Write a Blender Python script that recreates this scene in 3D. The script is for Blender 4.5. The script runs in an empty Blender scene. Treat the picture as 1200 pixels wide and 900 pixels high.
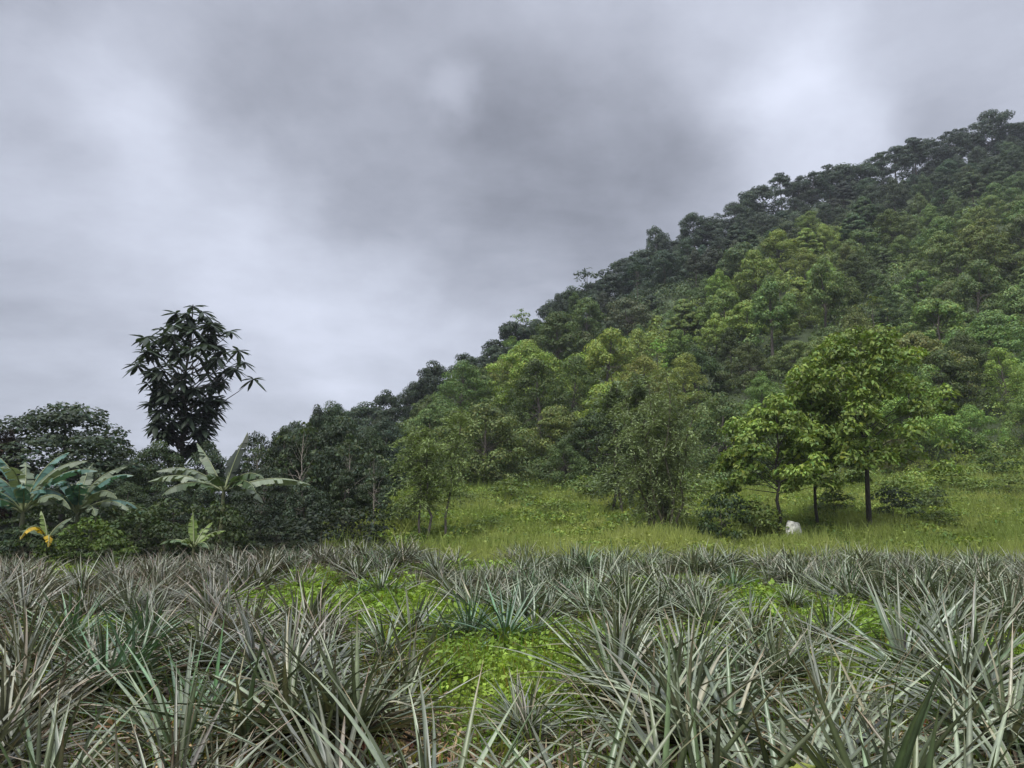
import bpy, math, random
import numpy as np

rng = np.random.default_rng(11)
random.seed(11)
sc = bpy.context.scene
C = sc.collection
PI = math.pi
GA = PI * (3 - math.sqrt(5))

# ------------------------------------------------------------------ camera
F = 906.0                      # focal length in pixels of a 1200 px wide picture
HOR = 608.0
PITCH = math.atan((HOR - 450) / F)
CZ = 1.6
cp, sp = math.cos(PITCH), math.sin(PITCH)

def ray(px, py):
    X = (px - 600) / F; V = (450 - py) / F
    dy = cp - V * sp
    return X / dy, (sp + V * cp) / dy

def at(px, py, Y):
    t, e = ray(px, py)
    return (t * Y, Y, CZ + e * Y)

def proj(x, y, z):
    z = z - CZ
    d = y * cp + z * sp
    return 600 + F * x / d, 450 - F * (z * cp - y * sp) / d

cam = bpy.data.cameras.new('camera')
cam.sensor_width = 36.0
cam.lens = 36.0 * F / 1200.0
cam.clip_start = 0.05
cam.clip_end = 6000
co = bpy.data.objects.new('camera', cam)
co.location = (0, 0, CZ)
co.rotation_euler = (PI / 2 + PITCH, 0, 0)
C.objects.link(co)
sc.camera = co

# ------------------------------------------------------------------ noise and terrain
_tab = np.random.default_rng(5).random((256, 256))

def vnoise(x, y):
    x = np.asarray(x, float); y = np.asarray(y, float)
    xi = np.floor(x).astype(int); yi = np.floor(y).astype(int)
    fx = x - xi; fy = y - yi
    fx = fx * fx * (3 - 2 * fx); fy = fy * fy * (3 - 2 * fy)
    a = _tab[xi & 255, yi & 255]; b = _tab[(xi + 1) & 255, yi & 255]
    c = _tab[xi & 255, (yi + 1) & 255]; d = _tab[(xi + 1) & 255, (yi + 1) & 255]
    return (a * (1 - fx) + b * fx) * (1 - fy) + (c * (1 - fx) + d * fx) * fy

def fbm(x, y, o=3):
    s = 0; a = 0.5; n = 0
    for k in range(o):
        s = s + a * vnoise(x * 2 ** k + 17.3 * k, y * 2 ** k + 9.1 * k); n += a; a *= 0.5
    return s / n

# the ridge: pixel of the tree tops, distance of the crest, height of the trees on it
RIDGE = [(-100, 596, 70, 3.0), (120, 590, 74, 4.0), (250, 552, 80, 6.5), (350, 490, 90, 7.0), (450, 462, 105, 7.0),
         (500, 436, 112, 7.5), (560, 406, 120, 7.5), (640, 358, 135, 8.0), (700, 328, 150, 8.0),
         (740, 296, 160, 8.0), (800, 266, 172, 9.0), (860, 232, 182, 9.0), (920, 205, 192, 10.0),
         (1000, 190, 200, 11.0), (1060, 166, 208, 12.0), (1130, 147, 214, 12.0), (1200, 134, 220, 12.0),
         (1330, 110, 230, 12.0), (1700, 90, 240, 12.0)]
RT = np.array([ray(a, b)[0] for a, b, c, d in RIDGE])
RY = np.array([c for a, b, c, d in RIDGE], float)
RTOP = np.array([CZ + ray(a, b)[1] * c for a, b, c, d in RIDGE])
RH = RTOP - np.array([d for a, b, c, d in RIDGE]) * 0.92
FOOT = [(-100, 605, 40), (250, 604, 40), (400, 598, 42), (460, 580, 50), (600, 571, 55), (760, 568, 56),
        (900, 566, 58), (1050, 556, 60), (1200, 540, 62), (1700, 520, 64)]
FT = np.array([ray(a, b)[0] for a, b, c in FOOT])
FY = np.array([c for a, b, c in FOOT], float)
FZ = np.array([CZ + ray(a, b)[1] * c for a, b, c in FOOT]) - 0.4
YF = 26.0

def terrain(x, y):
    x = np.asarray(x, float); y = np.asarray(y, float)
    yy = np.maximum(y, 12.0)
    t = x / yy
    y0 = np.interp(t, FT, FY); z0 = np.interp(t, FT, FZ)
    yr = np.interp(t, RT, RY); h = np.interp(t, RT, RH)
    s1 = np.clip((y - YF) / (y0 - YF), 0, 1)
    s2 = np.clip((y - y0) / (yr - y0), 0, 1)
    z = z0 * s1 ** 1.25 + (h - z0) * (s2 ** 1.06)
    over = np.maximum(y - yr, 0)
    z = z - np.minimum(over * 0.42, np.maximum(h - 1, 0))
    z = z + (fbm(x / 22 + 50, y / 22 + 50) - 0.5) * 6.0 * np.sin(PI * s2) + (fbm(x / 6 + 9, y / 6 + 70) - 0.5) * 0.9 * s1 * np.exp(-over / 60)
    # planted field: low undulation, a slight rise left of the middle
    z = z + (fbm(x / 3.0 + 31, y / 3.0 + 12) - 0.5) * 0.22 * np.exp(-(np.maximum(np.abs(y - 15) - 15, 0) / 12) ** 2)
    z = z + 0.42 * np.exp(-((x + 4.2) / 2.6) ** 2 - ((y - 20.5) / 3.0) ** 2)
    z = z + 0.18 * np.exp(-((x - 6) / 6) ** 2 - ((y - 22.0) / 3.5) ** 2)
    return z

def tz(x, y):
    return float(terrain(np.array([x]), np.array([y]))[0])

# ------------------------------------------------------------------ materials
def new_mat(name):
    m = bpy.data.materials.new(name); m.use_nodes = True
    nt = m.node_tree; nt.nodes.clear()
    return m, nt, nt.nodes, nt.links

def leaf_mat(name, rough=0.5, spec=0.35, trans=0.25, noise_scale=6.0, noise_amt=0.25, bump=0.0):
    m, nt, N, L = new_mat(name)
    out = N.new('ShaderNodeOutputMaterial')
    at_ = N.new('ShaderNodeAttribute'); at_.attribute_name = 'Col'
    oi = N.new('ShaderNodeObjectInfo')
    mul = N.new('ShaderNodeMix'); mul.data_type = 'RGBA'; mul.blend_type = 'MULTIPLY'; mul.inputs[0].default_value = 1
    L.new(at_.outputs['Color'], mul.inputs[6]); L.new(oi.outputs['Color'], mul.inputs[7])
    tc = N.new('ShaderNodeTexCoord')
    no = N.new('ShaderNodeTexNoise'); no.inputs['Scale'].default_value = noise_scale; no.inputs['Detail'].default_value = 3
    L.new(tc.outputs['Object'], no.inputs['Vector'])
    mr = N.new('ShaderNodeMapRange'); mr.inputs[1].default_value = 0.25; mr.inputs[2].default_value = 0.75
    mr.inputs[3].default_value = 1 - noise_amt; mr.inputs[4].default_value = 1 + noise_amt
    L.new(no.outputs[0], mr.inputs[0])
    mul2 = N.new('ShaderNodeVectorMath'); mul2.operation = 'SCALE'
    L.new(mul.outputs[2], mul2.inputs[0]); L.new(mr.outputs[0], mul2.inputs['Scale'])
    pb = N.new('ShaderNodeBsdfPrincipled')
    L.new(mul2.outputs[0], pb.inputs['Base Color'])
    pb.inputs['Roughness'].default_value = rough
    pb.inputs['Specular IOR Level'].default_value = spec
    if trans > 0:
        tr = N.new('ShaderNodeBsdfTranslucent')
        tcm = N.new('ShaderNodeMix'); tcm.data_type = 'RGBA'; tcm.blend_type = 'MULTIPLY'; tcm.inputs[0].default_value = 1
        tcm.inputs[7].default_value = (1.25, 1.3, 0.6, 1)
        L.new(mul2.outputs[0], tcm.inputs[6]); L.new(tcm.outputs[2], tr.inputs['Color'])
        mx = N.new('ShaderNodeMixShader'); mx.inputs[0].default_value = trans
        L.new(pb.outputs[0], mx.inputs[1]); L.new(tr.outputs[0], mx.inputs[2])
        L.new(mx.outputs[0], out.inputs['Surface'])
    else:
        L.new(pb.outputs[0], out.inputs['Surface'])
    return m

M_LEAF = leaf_mat('leaf', 0.55, 0.25, 0.24, 0.9, 0.22)
M_BLADE = leaf_mat('grass_blade', 0.6, 0.25, 0.3, 1.5, 0.2)
M_PINE = leaf_mat('pineapple_leaf', 0.38, 0.6, 0.07, 14.0, 0.22)
M_DRY = leaf_mat('dry_leaf', 0.8, 0.2, 0.1, 18.0, 0.35)
M_BANANA = leaf_mat('banana_leaf', 0.45, 0.4, 0.22, 3.0, 0.22)

def bark_mat():
    m, nt, N, L = new_mat('bark')
    out = N.new('ShaderNodeOutputMaterial'); pb = N.new('ShaderNodeBsdfPrincipled')
    tc = N.new('ShaderNodeTexCoord'); mp = N.new('ShaderNodeMapping'); mp.inputs['Scale'].default_value = (6, 6, 1.2)
    no = N.new('ShaderNodeTexNoise'); no.inputs['Scale'].default_value = 2.5; no.inputs['Detail'].default_value = 6
    L.new(tc.outputs['Object'], mp.inputs[0]); L.new(mp.outputs[0], no.inputs['Vector'])
    cr = N.new('ShaderNodeValToRGB')
    cr.color_ramp.elements[0].position = 0.3; cr.color_ramp.elements[0].color = (0.035, 0.03, 0.025, 1)
    cr.color_ramp.elements[1].position = 0.75; cr.color_ramp.elements[1].color = (0.16, 0.14, 0.115, 1)
    oi = N.new('ShaderNodeObjectInfo')
    mul = N.new('ShaderNodeMix'); mul.data_type = 'RGBA'; mul.blend_type = 'MULTIPLY'; mul.inputs[0].default_value = 1
    L.new(no.outputs[0], cr.inputs[0]); L.new(cr.outputs[0], mul.inputs[6]); L.new(oi.outputs['Color'], mul.inputs[7])
    L.new(mul.outputs[2], pb.inputs['Base Color']); pb.inputs['Roughness'].default_value = 0.9
    bp = N.new('ShaderNodeBump'); bp.inputs['Strength'].default_value = 0.6; bp.inputs['Distance'].default_value = 0.03
    L.new(no.outputs[0], bp.inputs['Height']); L.new(bp.outputs[0], pb.inputs['Normal'])
    L.new(pb.outputs[0], out.inputs[0])
    return m
M_BARK = bark_mat()

def ground_mat():
    m, nt, N, L = new_mat('soil')
    out = N.new('ShaderNodeOutputMaterial'); pb = N.new('ShaderNodeBsdfPrincipled')
    tc = N.new('ShaderNodeTexCoord')
    n1 = N.new('ShaderNodeTexNoise'); n1.inputs['Scale'].default_value = 9; n1.inputs['Detail'].default_value = 8; n1.inputs['Roughness'].default_value = 0.7
    n2 = N.new('ShaderNodeTexNoise'); n2.inputs['Scale'].default_value = 0.6; n2.inputs['Detail'].default_value = 5
    n3 = N.new('ShaderNodeTexNoise'); n3.inputs['Scale'].default_value = 70; n3.inputs['Detail'].default_value = 3
    for n in (n1, n2, n3): L.new(tc.outputs['Object'], n.inputs['Vector'])
    cr = N.new('ShaderNodeValToRGB')
    e = cr.color_ramp.elements
    e[0].position = 0.3; e[0].color = (0.03, 0.022, 0.014, 1)
    e[1].position = 0.72; e[1].color = (0.12, 0.085, 0.05, 1)
    L.new(n1.outputs[0], cr.inputs[0])
    gr = N.new('ShaderNodeValToRGB')
    e = gr.color_ramp.elements
    e[0].position = 0.3; e[0].color = (0.02, 0.03, 0.01, 1)
    e[1].position = 0.7; e[1].color = (0.045, 0.066, 0.018, 1)
    L.new(n1.outputs[0], gr.inputs[0])
    mk = N.new('ShaderNodeMapRange'); mk.inputs[1].default_value = 0.45; mk.inputs[2].default_value = 0.6
    L.new(n2.outputs[0], mk.inputs[0])
    at_ = N.new('ShaderNodeAttribute'); at_.attribute_name = 'Col'
    mxx = N.new('ShaderNodeMath'); mxx.operation = 'MAXIMUM'
    sepc = N.new('ShaderNodeSeparateColor'); L.new(at_.outputs['Color'], sepc.inputs[0])
    L.new(sepc.outputs[0], mxx.inputs[0]);
    h = N.new('ShaderNodeMath'); h.operation = 'MULTIPLY'; h.inputs[1].default_value = 0.6
    L.new(mk.outputs[0], h.inputs[0]); L.new(h.outputs[0], mxx.inputs[1])
    mul = N.new('ShaderNodeMix'); mul.data_type = 'RGBA'
    L.new(mxx.outputs[0], mul.inputs[0]); L.new(cr.outputs[0], mul.inputs[6]); L.new(gr.outputs[0], mul.inputs[7])
    L.new(mul.outputs[2], pb.inputs['Base Color']); pb.inputs['Roughness'].default_value = 0.95
    ad = N.new('ShaderNodeMath'); L.new(n1.outputs[0], ad.inputs[0]); L.new(n3.outputs[0], ad.inputs[1])
    bp = N.new('ShaderNodeBump'); bp.inputs['Strength'].default_value = 0.8; bp.inputs['Distance'].default_value = 0.05
    L.new(ad.outputs[0], bp.inputs['Height']); L.new(bp.outputs[0], pb.inputs['Normal'])
    L.new(pb.outputs[0], out.inputs[0])
    return m

def stone_mat():
    m, nt, N, L = new_mat('limestone')
    out = N.new('ShaderNodeOutputMaterial'); pb = N.new('ShaderNodeBsdfPrincipled')
    tc = N.new('ShaderNodeTexCoord')
    n1 = N.new('ShaderNodeTexNoise'); n1.inputs['Scale'].default_value = 4; n1.inputs['Detail'].default_value = 8
    L.new(tc.outputs['Object'], n1.inputs['Vector'])
    cr = N.new('ShaderNodeValToRGB'); e = cr.color_ramp.elements
    e[0].position = 0.32; e[0].color = (0.2, 0.2, 0.17, 1); e[1].position = 0.55; e[1].color = (0.6, 0.6, 0.53, 1)
    L.new(n1.outputs[0], cr.inputs[0]); L.new(cr.outputs[0], pb.inputs['Base Color']); pb.inputs['Roughness'].default_value = 0.9
    bp = N.new('ShaderNodeBump'); bp.inputs['Strength'].default_value = 0.7; bp.inputs['Distance'].default_value = 0.05
    L.new(n1.outputs[0], bp.inputs['Height']); L.new(bp.outputs[0], pb.inputs['Normal'])
    L.new(pb.outputs[0], out.inputs[0])
    return m

# ------------------------------------------------------------------ mesh helpers
class MB:
    """collects quads (verts n,4,3 / colours) and general pieces and links them as one mesh"""
    def __init__(self):
        self.v = []; self.f = []; self.c = []; self.n = 0
    def quads(self, q, col):
        q = np.asarray(q, float); k = len(q)
        if k == 0: return
        col = np.broadcast_to(np.asarray(col, float), (k, 3)) if np.ndim(col) < 3 else np.asarray(col, float)
        self.v.append(q.reshape(-1, 3))
        self.f.append(np.arange(k * 4).reshape(k, 4) + self.n)
        self.c.append(np.repeat(col, 4, axis=0) if col.ndim == 2 else col.reshape(-1, 3))
        self.n += k * 4
    def grid(self, v, faces, col):
        v = np.asarray(v, float); col = np.broadcast_to(np.asarray(col, float), v.shape)
        self.v.append(v); self.f.append(np.asarray(faces) + self.n); self.c.append(col); self.n += len(v)
    def tube(self, pts, rad, col=(1, 1, 1), n=7):
        pts = np.asarray(pts, float); k = len(pts)
        T = np.gradient(pts, axis=0); T /= np.linalg.norm(T, axis=1)[:, None] + 1e-9
        ref = np.array([0.31, 0.2, 0.93]) if abs(T[0][2]) < 0.8 else np.array([1.0, 0.1, 0.0])
        A = np.cross(T, ref); A /= np.linalg.norm(A, axis=1)[:, None] + 1e-9
        B = np.cross(T, A)
        a = np.linspace(0, 2 * PI, n, endpoint=False)
        rad = np.asarray(rad, float)
        v = pts[:, None] + rad[:, None, None] * (A[:, None] * np.cos(a)[None, :, None] + B[:, None] * np.sin(a)[None, :, None])
        i = np.arange(k - 1)[:, None] * n; j = np.arange(n)[None]; j2 = (j + 1) % n
        f = np.stack([i + j, i + j2, i + n + j2, i + n + j], -1).reshape(-1, 4)
        self.grid(v.reshape(-1, 3), f, col)
    def build(self, name, mat, parent=None, smooth=True, data_only=False):
        V = np.concatenate(self.v).astype(np.float32); Fc = np.concatenate(self.f).astype(np.int32)
        Cc = np.concatenate(self.c).astype(np.float32)
        me = bpy.data.meshes.new(name)
        me.vertices.add(len(V)); me.vertices.foreach_set('co', V.ravel())
        me.loops.add(Fc.size); me.loops.foreach_set('vertex_index', Fc.ravel())
        me.polygons.add(len(Fc)); me.polygons.foreach_set('loop_start', np.arange(len(Fc), dtype=np.int32) * 4)
        me.update(calc_edges=True)
        at_ = me.color_attributes.new('Col', 'FLOAT_COLOR', 'POINT')
        at_.data.foreach_set('color', np.concatenate([Cc, np.ones((len(Cc), 1), np.float32)], 1).ravel())
        me.polygons.foreach_set('use_smooth', np.full(len(Fc), smooth))
        me.materials.append(mat)
        me.validate()
        if data_only: return me
        return link(name, me, parent)

def link(name, me, parent=None, loc=(0, 0, 0), rz=0, s=1.0, color=None):
    o = bpy.data.objects.new(name, me); C.objects.link(o)
    o.location = loc; o.rotation_euler = (0, 0, rz)
    o.scale = (s, s, s) if np.ndim(s) == 0 else s
    if parent: o.parent = parent
    if color is not None: o.color = (*color, 1)
    return o

def tag(o, label=None, cat=None, group=None, kind=None):
    if label: o['label'] = label
    if cat: o['category'] = cat
    if group: o['group'] = group
    if kind: o['kind'] = kind
    return o

def empty(name, loc, rz=0, s=1.0):
    o = bpy.data.objects.new(name, None); C.objects.link(o)
    o.location = loc; o.rotation_euler = (0, 0, rz); o.scale = (s, s, s) if np.ndim(s) == 0 else s
    o.empty_display_size = 0.2
    return o

def unit(v):
    return v / (np.linalg.norm(v, axis=-1, keepdims=True) + 1e-9)

def leaf_quads(cen, nrm, L, W, fold=0.18, tang=None, r=rng):
    """rhombic folded leaves"""
    n = len(cen); nrm = unit(nrm)
    if tang is None: tang = r.normal(size=(n, 3))
    tang = unit(tang - nrm * np.sum(tang * nrm, 1)[:, None])
    bit = np.cross(nrm, tang)
    L = np.broadcast_to(L, (n,))[:, None]; W = np.broadcast_to(W, (n,))[:, None]
    a = cen - tang * L * 0.5; c = cen + tang * L * 0.5 - nrm * L * 0.12
    m = cen - tang * L * 0.05 + nrm * W * fold
    b = m + bit * W * 0.5; d = m - bit * W * 0.5
    return np.stack([a, d, c, b], 1)

def clump(mb, c, rad, n, L, W, r, col=1.0, up=0.6, shell=0.55, sd=0.18, droop=0.0, nz=0.45):
    """leaves through an ellipsoid, more of them towards its outside and top"""
    d = unit(r.normal(size=(n, 3)))
    d[:, 2] = np.where(d[:, 2] < (-0.2 if nz > 0.3 else -0.7), -d[:, 2] * r.random(n), d[:, 2])
    rr = shell + (1 - shell) * r.random(n) ** 0.6
    p = np.asarray(c) + d * rr[:, None] * np.asarray(rad)
    nr = unit(d * (0.6 if nz > 0.3 else 1.0) + np.array([0, 0, up]) + r.normal(size=(n, 3)) * nz)
    tg = d * np.array([1, 1, 0.2]) + np.array([0, 0, -droop]) + r.normal(size=(n, 3)) * 0.35
    sz = r.uniform(0.7, 1.3, n)
    q = leaf_quads(p, nr, L * sz, W * sz, tang=tg, r=r)
    v = np.clip(1 + r.normal(size=n) * sd, 0.5, 1.7) * col
    hue = r.normal(size=n) * 0.1
    mb.quads(q, np.stack([v * (1 + hue), v, v * (1 - hue)], 1))

def branch_pts(a, b, sag, r, n=6, wob=0.06):
    a = np.asarray(a, float); b = np.asarray(b, float)
    s = np.linspace(0, 1, n)[:, None]
    ln = np.linalg.norm(b - a)
    p = a + (b - a) * s + np.array([0, 0, 1]) * (np.sin(s * PI) * sag * ln)
    w = r.normal(size=(n, 3)) * wob * ln * 0.35; w[0] = 0; w[-1] = 0
    return p + w

# ------------------------------------------------------------------ tree prototypes (return trunk mesh, crown mesh)
def broadleaf(seed, H=10, R=4.2, nclump=46, nleaf=55, L=0.5, W=0.26, base=0.25, flat=0.55, top=0.5, stems=1, cr=1.15, tr=None, droop=0.1, up=0.6, gap=1.0, sd=0.16, nz=0.45):
    r = np.random.default_rng(seed)
    tb, cb = MB(), MB()
    tr = tr or H * 0.02
    lean = r.normal(size=2) * H * 0.03
    cents = []
    tries = 0
    while len(cents) < nclump and tries < 8000:
        tries += 1
        h = r.random() ** 0.8
        # outline: widest a little below the middle, narrowing towards the top
        prof = math.sin(PI * min(1, (h * (1 - top * 0.35) + 0.22))) ** 0.65
        a = r.random() * 2 * PI
        rr = R * prof * math.sqrt(r.uniform(0.25, 1.0)) * (1 + 0.25 * math.sin(3 * a + seed) + 0.15 * math.sin(5 * a + 2 * seed))
        c = np.array([lean[0] * h + rr * math.cos(a), lean[1] * h + rr * math.sin(a), H * (base + (0.95 - base) * h) - 0.12 * H * (rr / R) ** 2 * r.random()])
        if all(np.linalg.norm((c - q) * np.array([1, 1, 1.5])) > cr * 0.8 * gap for q in cents): cents.append(c)
    for c in cents:
        s = r.uniform(0.7, 1.3)
        k = r.uniform(0.8, 1.2)
        clump(cb, c, np.array([cr, cr, cr * flat]) * s, int(nleaf * s * s), L, W, r, k, up=up, droop=droop, sd=sd, nz=nz)
    for st in range(stems):
        off = r.normal(size=2) * (0 if stems == 1 else 0.35)
        tp = np.array([lean[0] + off[0] * 3, lean[1] + off[1] * 3, H * 0.85])
        P = branch_pts((off[0], off[1], -0.6), tp, 0, r, 9, 0.03)
        tb.tube(P, np.linspace(tr, tr * 0.18, 9), n=8)
    for i, c in enumerate(cents):
        if i % 2 and nclump > 40: continue
        z0 = max(H * (max(base * 0.8, 0.3) + r.uniform(0, 0.22)), c[2] - 0.45 * np.linalg.norm(c[:2]) - H * 0.12)
        s = np.clip((z0 + 0.6) / (H * 0.85 + 0.6), 0, 0.97)
        st = np.array([lean[0] * s, lean[1] * s, z0])
        P = branch_pts(st, c, 0.05, r, 6)
        r0 = tr * (0.36 - 0.26 * s)
        tb.tube(P, np.linspace(r0, r0 * 0.15, 6), n=5)
    return tb.build('trunk', M_BARK, data_only=True), cb.build('crown', M_LEAF, data_only=True)

def umbrella_tree(seed, H=12, R=4.0, **k):
    return broadleaf(seed, H, R, base=0.42, top=0.7, flat=0.42, gap=1.15, **k)

def sparse_tree(seed, H=9, R=2.8):
    return broadleaf(seed, H, R, nclump=20, nleaf=16, L=0.42, W=0.24, base=0.35, flat=0.5, cr=0.75, tr=0.11, gap=1.5)

def feathery(seed, H=7.6, R=2.7, stems=9, n=150, nleaf=60, sl=1.6, lw=(0.24, 0.075), droop=0.9, base=0.22):
    """several stems carrying long drooping sprays of narrow leaves"""
    r = np.random.default_rng(seed); tb, cb = MB(), MB()
    tips = []
    for s in range(stems):
        a = r.random() * 2 * PI
        b0 = np.array([math.cos(a), math.sin(a), 0]) * r.uniform(0.05, 0.5 if stems > 2 else 0.08) + np.array([0, 0, -0.5])
        b1 = np.array([math.cos(a) * R * r.uniform(0.1, 0.75), math.sin(a) * R * r.uniform(0.1, 0.75), H * r.uniform(0.7, 0.97)])
        if stems <= 2: b1[:2] *= 0.3
        P = branch_pts(b0, b1, 0.02, r, 9, 0.05)
        tb.tube(P, np.linspace(0.07, 0.012, 9), n=6)
        tips.append(P)
    for k in range(n):
        P = tips[k % stems]; u = r.uniform(base, 1.0)
        j = u * 8; i = min(int(j), 7); o = P[i] + (P[i + 1] - P[i]) * (j - i)
        a = r.random() * 2 * PI; ln = sl * r.uniform(0.5, 1.2) * (1.15 - 0.45 * u)
        q = np.linspace(0, 1, 12)
        path = o + np.stack([np.cos(a) * q * ln, np.sin(a) * q * ln, 0.45 * ln * q - droop * ln * q * q], 1)
        tb.tube(path[::3], np.linspace(0.012, 0.004, 4), n=4)
        ii = r.random(nleaf) * 10.9; i0 = ii.astype(int); fr = (ii - i0)[:, None]
        p = path[i0] * (1 - fr) + path[i0 + 1] * fr + r.normal(size=(nleaf, 3)) * 0.09
        tg = np.stack([np.cos(a) + r.normal(size=nleaf) * 0.8, np.sin(a) + r.normal(size=nleaf) * 0.8, -0.5 + r.normal(size=nleaf) * 0.4], 1)
        nr = np.array([0, 0, 1.0]) + r.normal(size=(nleaf, 3)) * 0.55
        sz = r.uniform(0.6, 1.4, nleaf)
        c = r.uniform(0.8, 1.2) * np.clip(1 + r.normal(size=nleaf) * 0.15, 0.6, 1.5)
        cb.quads(leaf_quads(p, nr, lw[0] * sz, lw[1] * sz, tang=tg, r=r), np.stack([c] * 3, 1))
    return tb.build('trunk', M_BARK, data_only=True), cb.build('crown', M_LEAF, data_only=True)

def rosette_tree(seed, H, prof, L=1.0):
    """tall tree whose branch ends carry stars of big drooping leaves; prof = [(height, radius left, radius right)]"""
    r = np.random.default_rng(seed); tb, cb = MB(), MB()
    hs = np.array([p[0] for p in prof]); rl = np.array([p[1] for p in prof]); rrt = np.array([p[2] for p in prof])
    P = branch_pts((0, 0, -0.6), (0.1, 0, H - 0.35), 0, r, 12, 0.02)
    tb.tube(P, np.linspace(0.19, 0.03, 12), n=9)
    ends = [(np.array([0.1, 0, H - 0.45]), 1.0)]
    nlay = 13
    for i in range(nlay):
        h = hs[-1] + (H - 0.9 - hs[-1]) * (i / (nlay - 1)) ** 0.9
        nb = 5 if i > 11 else int(r.integers(7, 11))
        a0 = r.random() * 6.28
        for b in range(nb):
            a = a0 + b * 2 * PI / nb + r.normal() * 0.25
            rl_ = np.interp(-h, -hs, rl); rr_ = np.interp(-h, -hs, rrt)
            w = 0.5 + 0.5 * math.cos(a)
            R = (rl_ * (1 - w) + rr_ * w) * r.uniform(0.6, 1.18) - 0.08
            R = max(R, 0.15)
            tip = np.array([math.cos(a) * R, math.sin(a) * R, h + r.normal() * 0.3])
            st = np.array([0, 0, h - 0.6 * R - 0.3])
            Q = branch_pts(st, tip, -0.06, r, 6, 0.05)
            tb.tube(Q, np.linspace(0.045, 0.014, 6), n=5)
            ends.append((tip, 1.0))
            if R > 1.0 and r.random() < 0.9:
                a2 = a + r.normal() * 0.5
                ends.append((Q[3] + np.array([math.cos(a2), math.sin(a2), 0.1]) * 0.45, 0.8))
    for tip, s in ends:
        k = r.integers(10, 14)
        for j in range(k):
            a = j * GA + r.normal() * 0.2
            el = r.uniform(-0.6, 0.5)
            ln = L * s * r.uniform(0.75, 1.15)
            u = np.linspace(0, 1, 5)
            hor = np.array([math.cos(a), math.sin(a), 0.0])
            path = tip + hor * (u * ln * math.cos(el))[:, None] + np.array([0, 0, 1.0]) * ((u * math.sin(el) - 0.36 * u * u) * ln)[:, None]
            side = np.array([-math.sin(a), math.cos(a), 0.0])
            w = ln * 0.15 * np.array([0.15, 0.75, 1.0, 0.75, 0.04])
            c = np.clip(1 + r.normal() * 0.2, 0.6, 1.6)
            lf = path + side * w[:, None] - np.array([0, 0, 0.35]) * w[:, None]
            rt = path - side * w[:, None] - np.array([0, 0, 0.35]) * w[:, None]
            v = np.concatenate([lf, path, rt]); f = []
            for q in range(4):
                f.append([q, q + 1, 5 + q + 1, 5 + q]); f.append([5 + q, 5 + q + 1, 10 + q + 1, 10 + q])
            cb.grid(v, f, (c, c, c))
    return tb.build('trunk', M_BARK, data_only=True), cb.build('crown', M_LEAF, data_only=True)

def tree(name, proto, loc, rz, s, col, label, cat='tree', group=None, bark=(1, 1, 1)):
    e = empty(name, loc, rz, s)
    link('trunk', proto[0], e, color=bark)
    link('crown', proto[1], e, color=col)
    tag(e, label, cat, group)
    return e

# ------------------------------------------------------------------ world: overcast sky
w = bpy.data.worlds.new('World'); sc.world = w; w.use_nodes = True
nt = w.node_tree; N = nt.nodes; Lk = nt.links; N.clear()
SUN_EL, SUN_AZ = math.radians(58), math.radians(-150)     # azimuth of the light measured from +Y towards +X
wo = N.new('ShaderNodeOutputWorld'); bg = N.new('ShaderNodeBackground'); bg.inputs['Strength'].default_value = 0.1
sky = N.new('ShaderNodeTexSky'); sky.sky_type = 'NISHITA'; sky.sun_disc = False
sky.sun_elevation = SUN_EL; sky.sun_rotation = SUN_AZ
sky.air_density = 1.0; sky.dust_density = 2.0
tc = N.new('ShaderNodeTexCoord')
def node(t, **k):
    n = N.new(t)
    for a, b in k.items(): setattr(n, a, b)
    return n
def math_(op, a, b=None, clampv=False):
    n = node('ShaderNodeMath', operation=op); n.use_clamp = clampv
    for i, v in enumerate((a, b)):
        if v is None: continue
        if isinstance(v, (int, float)): n.inputs[i].default_value = v
        else: Lk.new(v, n.inputs[i])
    return n.outputs[0]
nrmz = node('ShaderNodeVectorMath', operation='NORMALIZE'); Lk.new(tc.outputs['Generated'], nrmz.inputs[0])
DIR = nrmz.outputs[0]
sep = node('ShaderNodeSeparateXYZ'); Lk.new(DIR, sep.inputs[0])
# soft turbulence that pushes the cloud patches out of shape
nz = node('ShaderNodeTexNoise'); nz.inputs['Scale'].default_value = 2.3; nz.inputs['Detail'].default_value = 6; nz.inputs['Roughness'].default_value = 0.55
Lk.new(DIR, nz.inputs['Vector'])
sub = node('ShaderNodeVectorMath', operation='SUBTRACT'); Lk.new(nz.outputs['Color'], sub.inputs[0]); sub.inputs[1].default_value = (0.5, 0.5, 0.5)
scl = node('ShaderNodeVectorMath', operation='SCALE'); Lk.new(sub.outputs[0], scl.inputs[0]); scl.inputs['Scale'].default_value = 0.30
wd = node('ShaderNodeVectorMath', operation='ADD'); Lk.new(DIR, wd.inputs[0]); Lk.new(scl.outputs[0], wd.inputs[1])
WDIR = wd.outputs[0]
def patch(px, py, rad, amt):
    t, e = ray(px, py); v = np.array([t, 1, e]); v /= np.linalg.norm(v)
    d = node('ShaderNodeVectorMath', operation='DISTANCE'); Lk.new(WDIR, d.inputs[0]); d.inputs[1].default_value = tuple(v)
    m = node('ShaderNodeMapRange'); m.interpolation_type = 'SMOOTHERSTEP'
    Lk.new(d.outputs['Value'], m.inputs[0]); m.inputs[1].default_value = rad * 0.95; m.inputs[2].default_value = rad * 0.25
    m.inputs[3].default_value = 0; m.inputs[4].default_value = amt
    return m.outputs[0]
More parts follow.
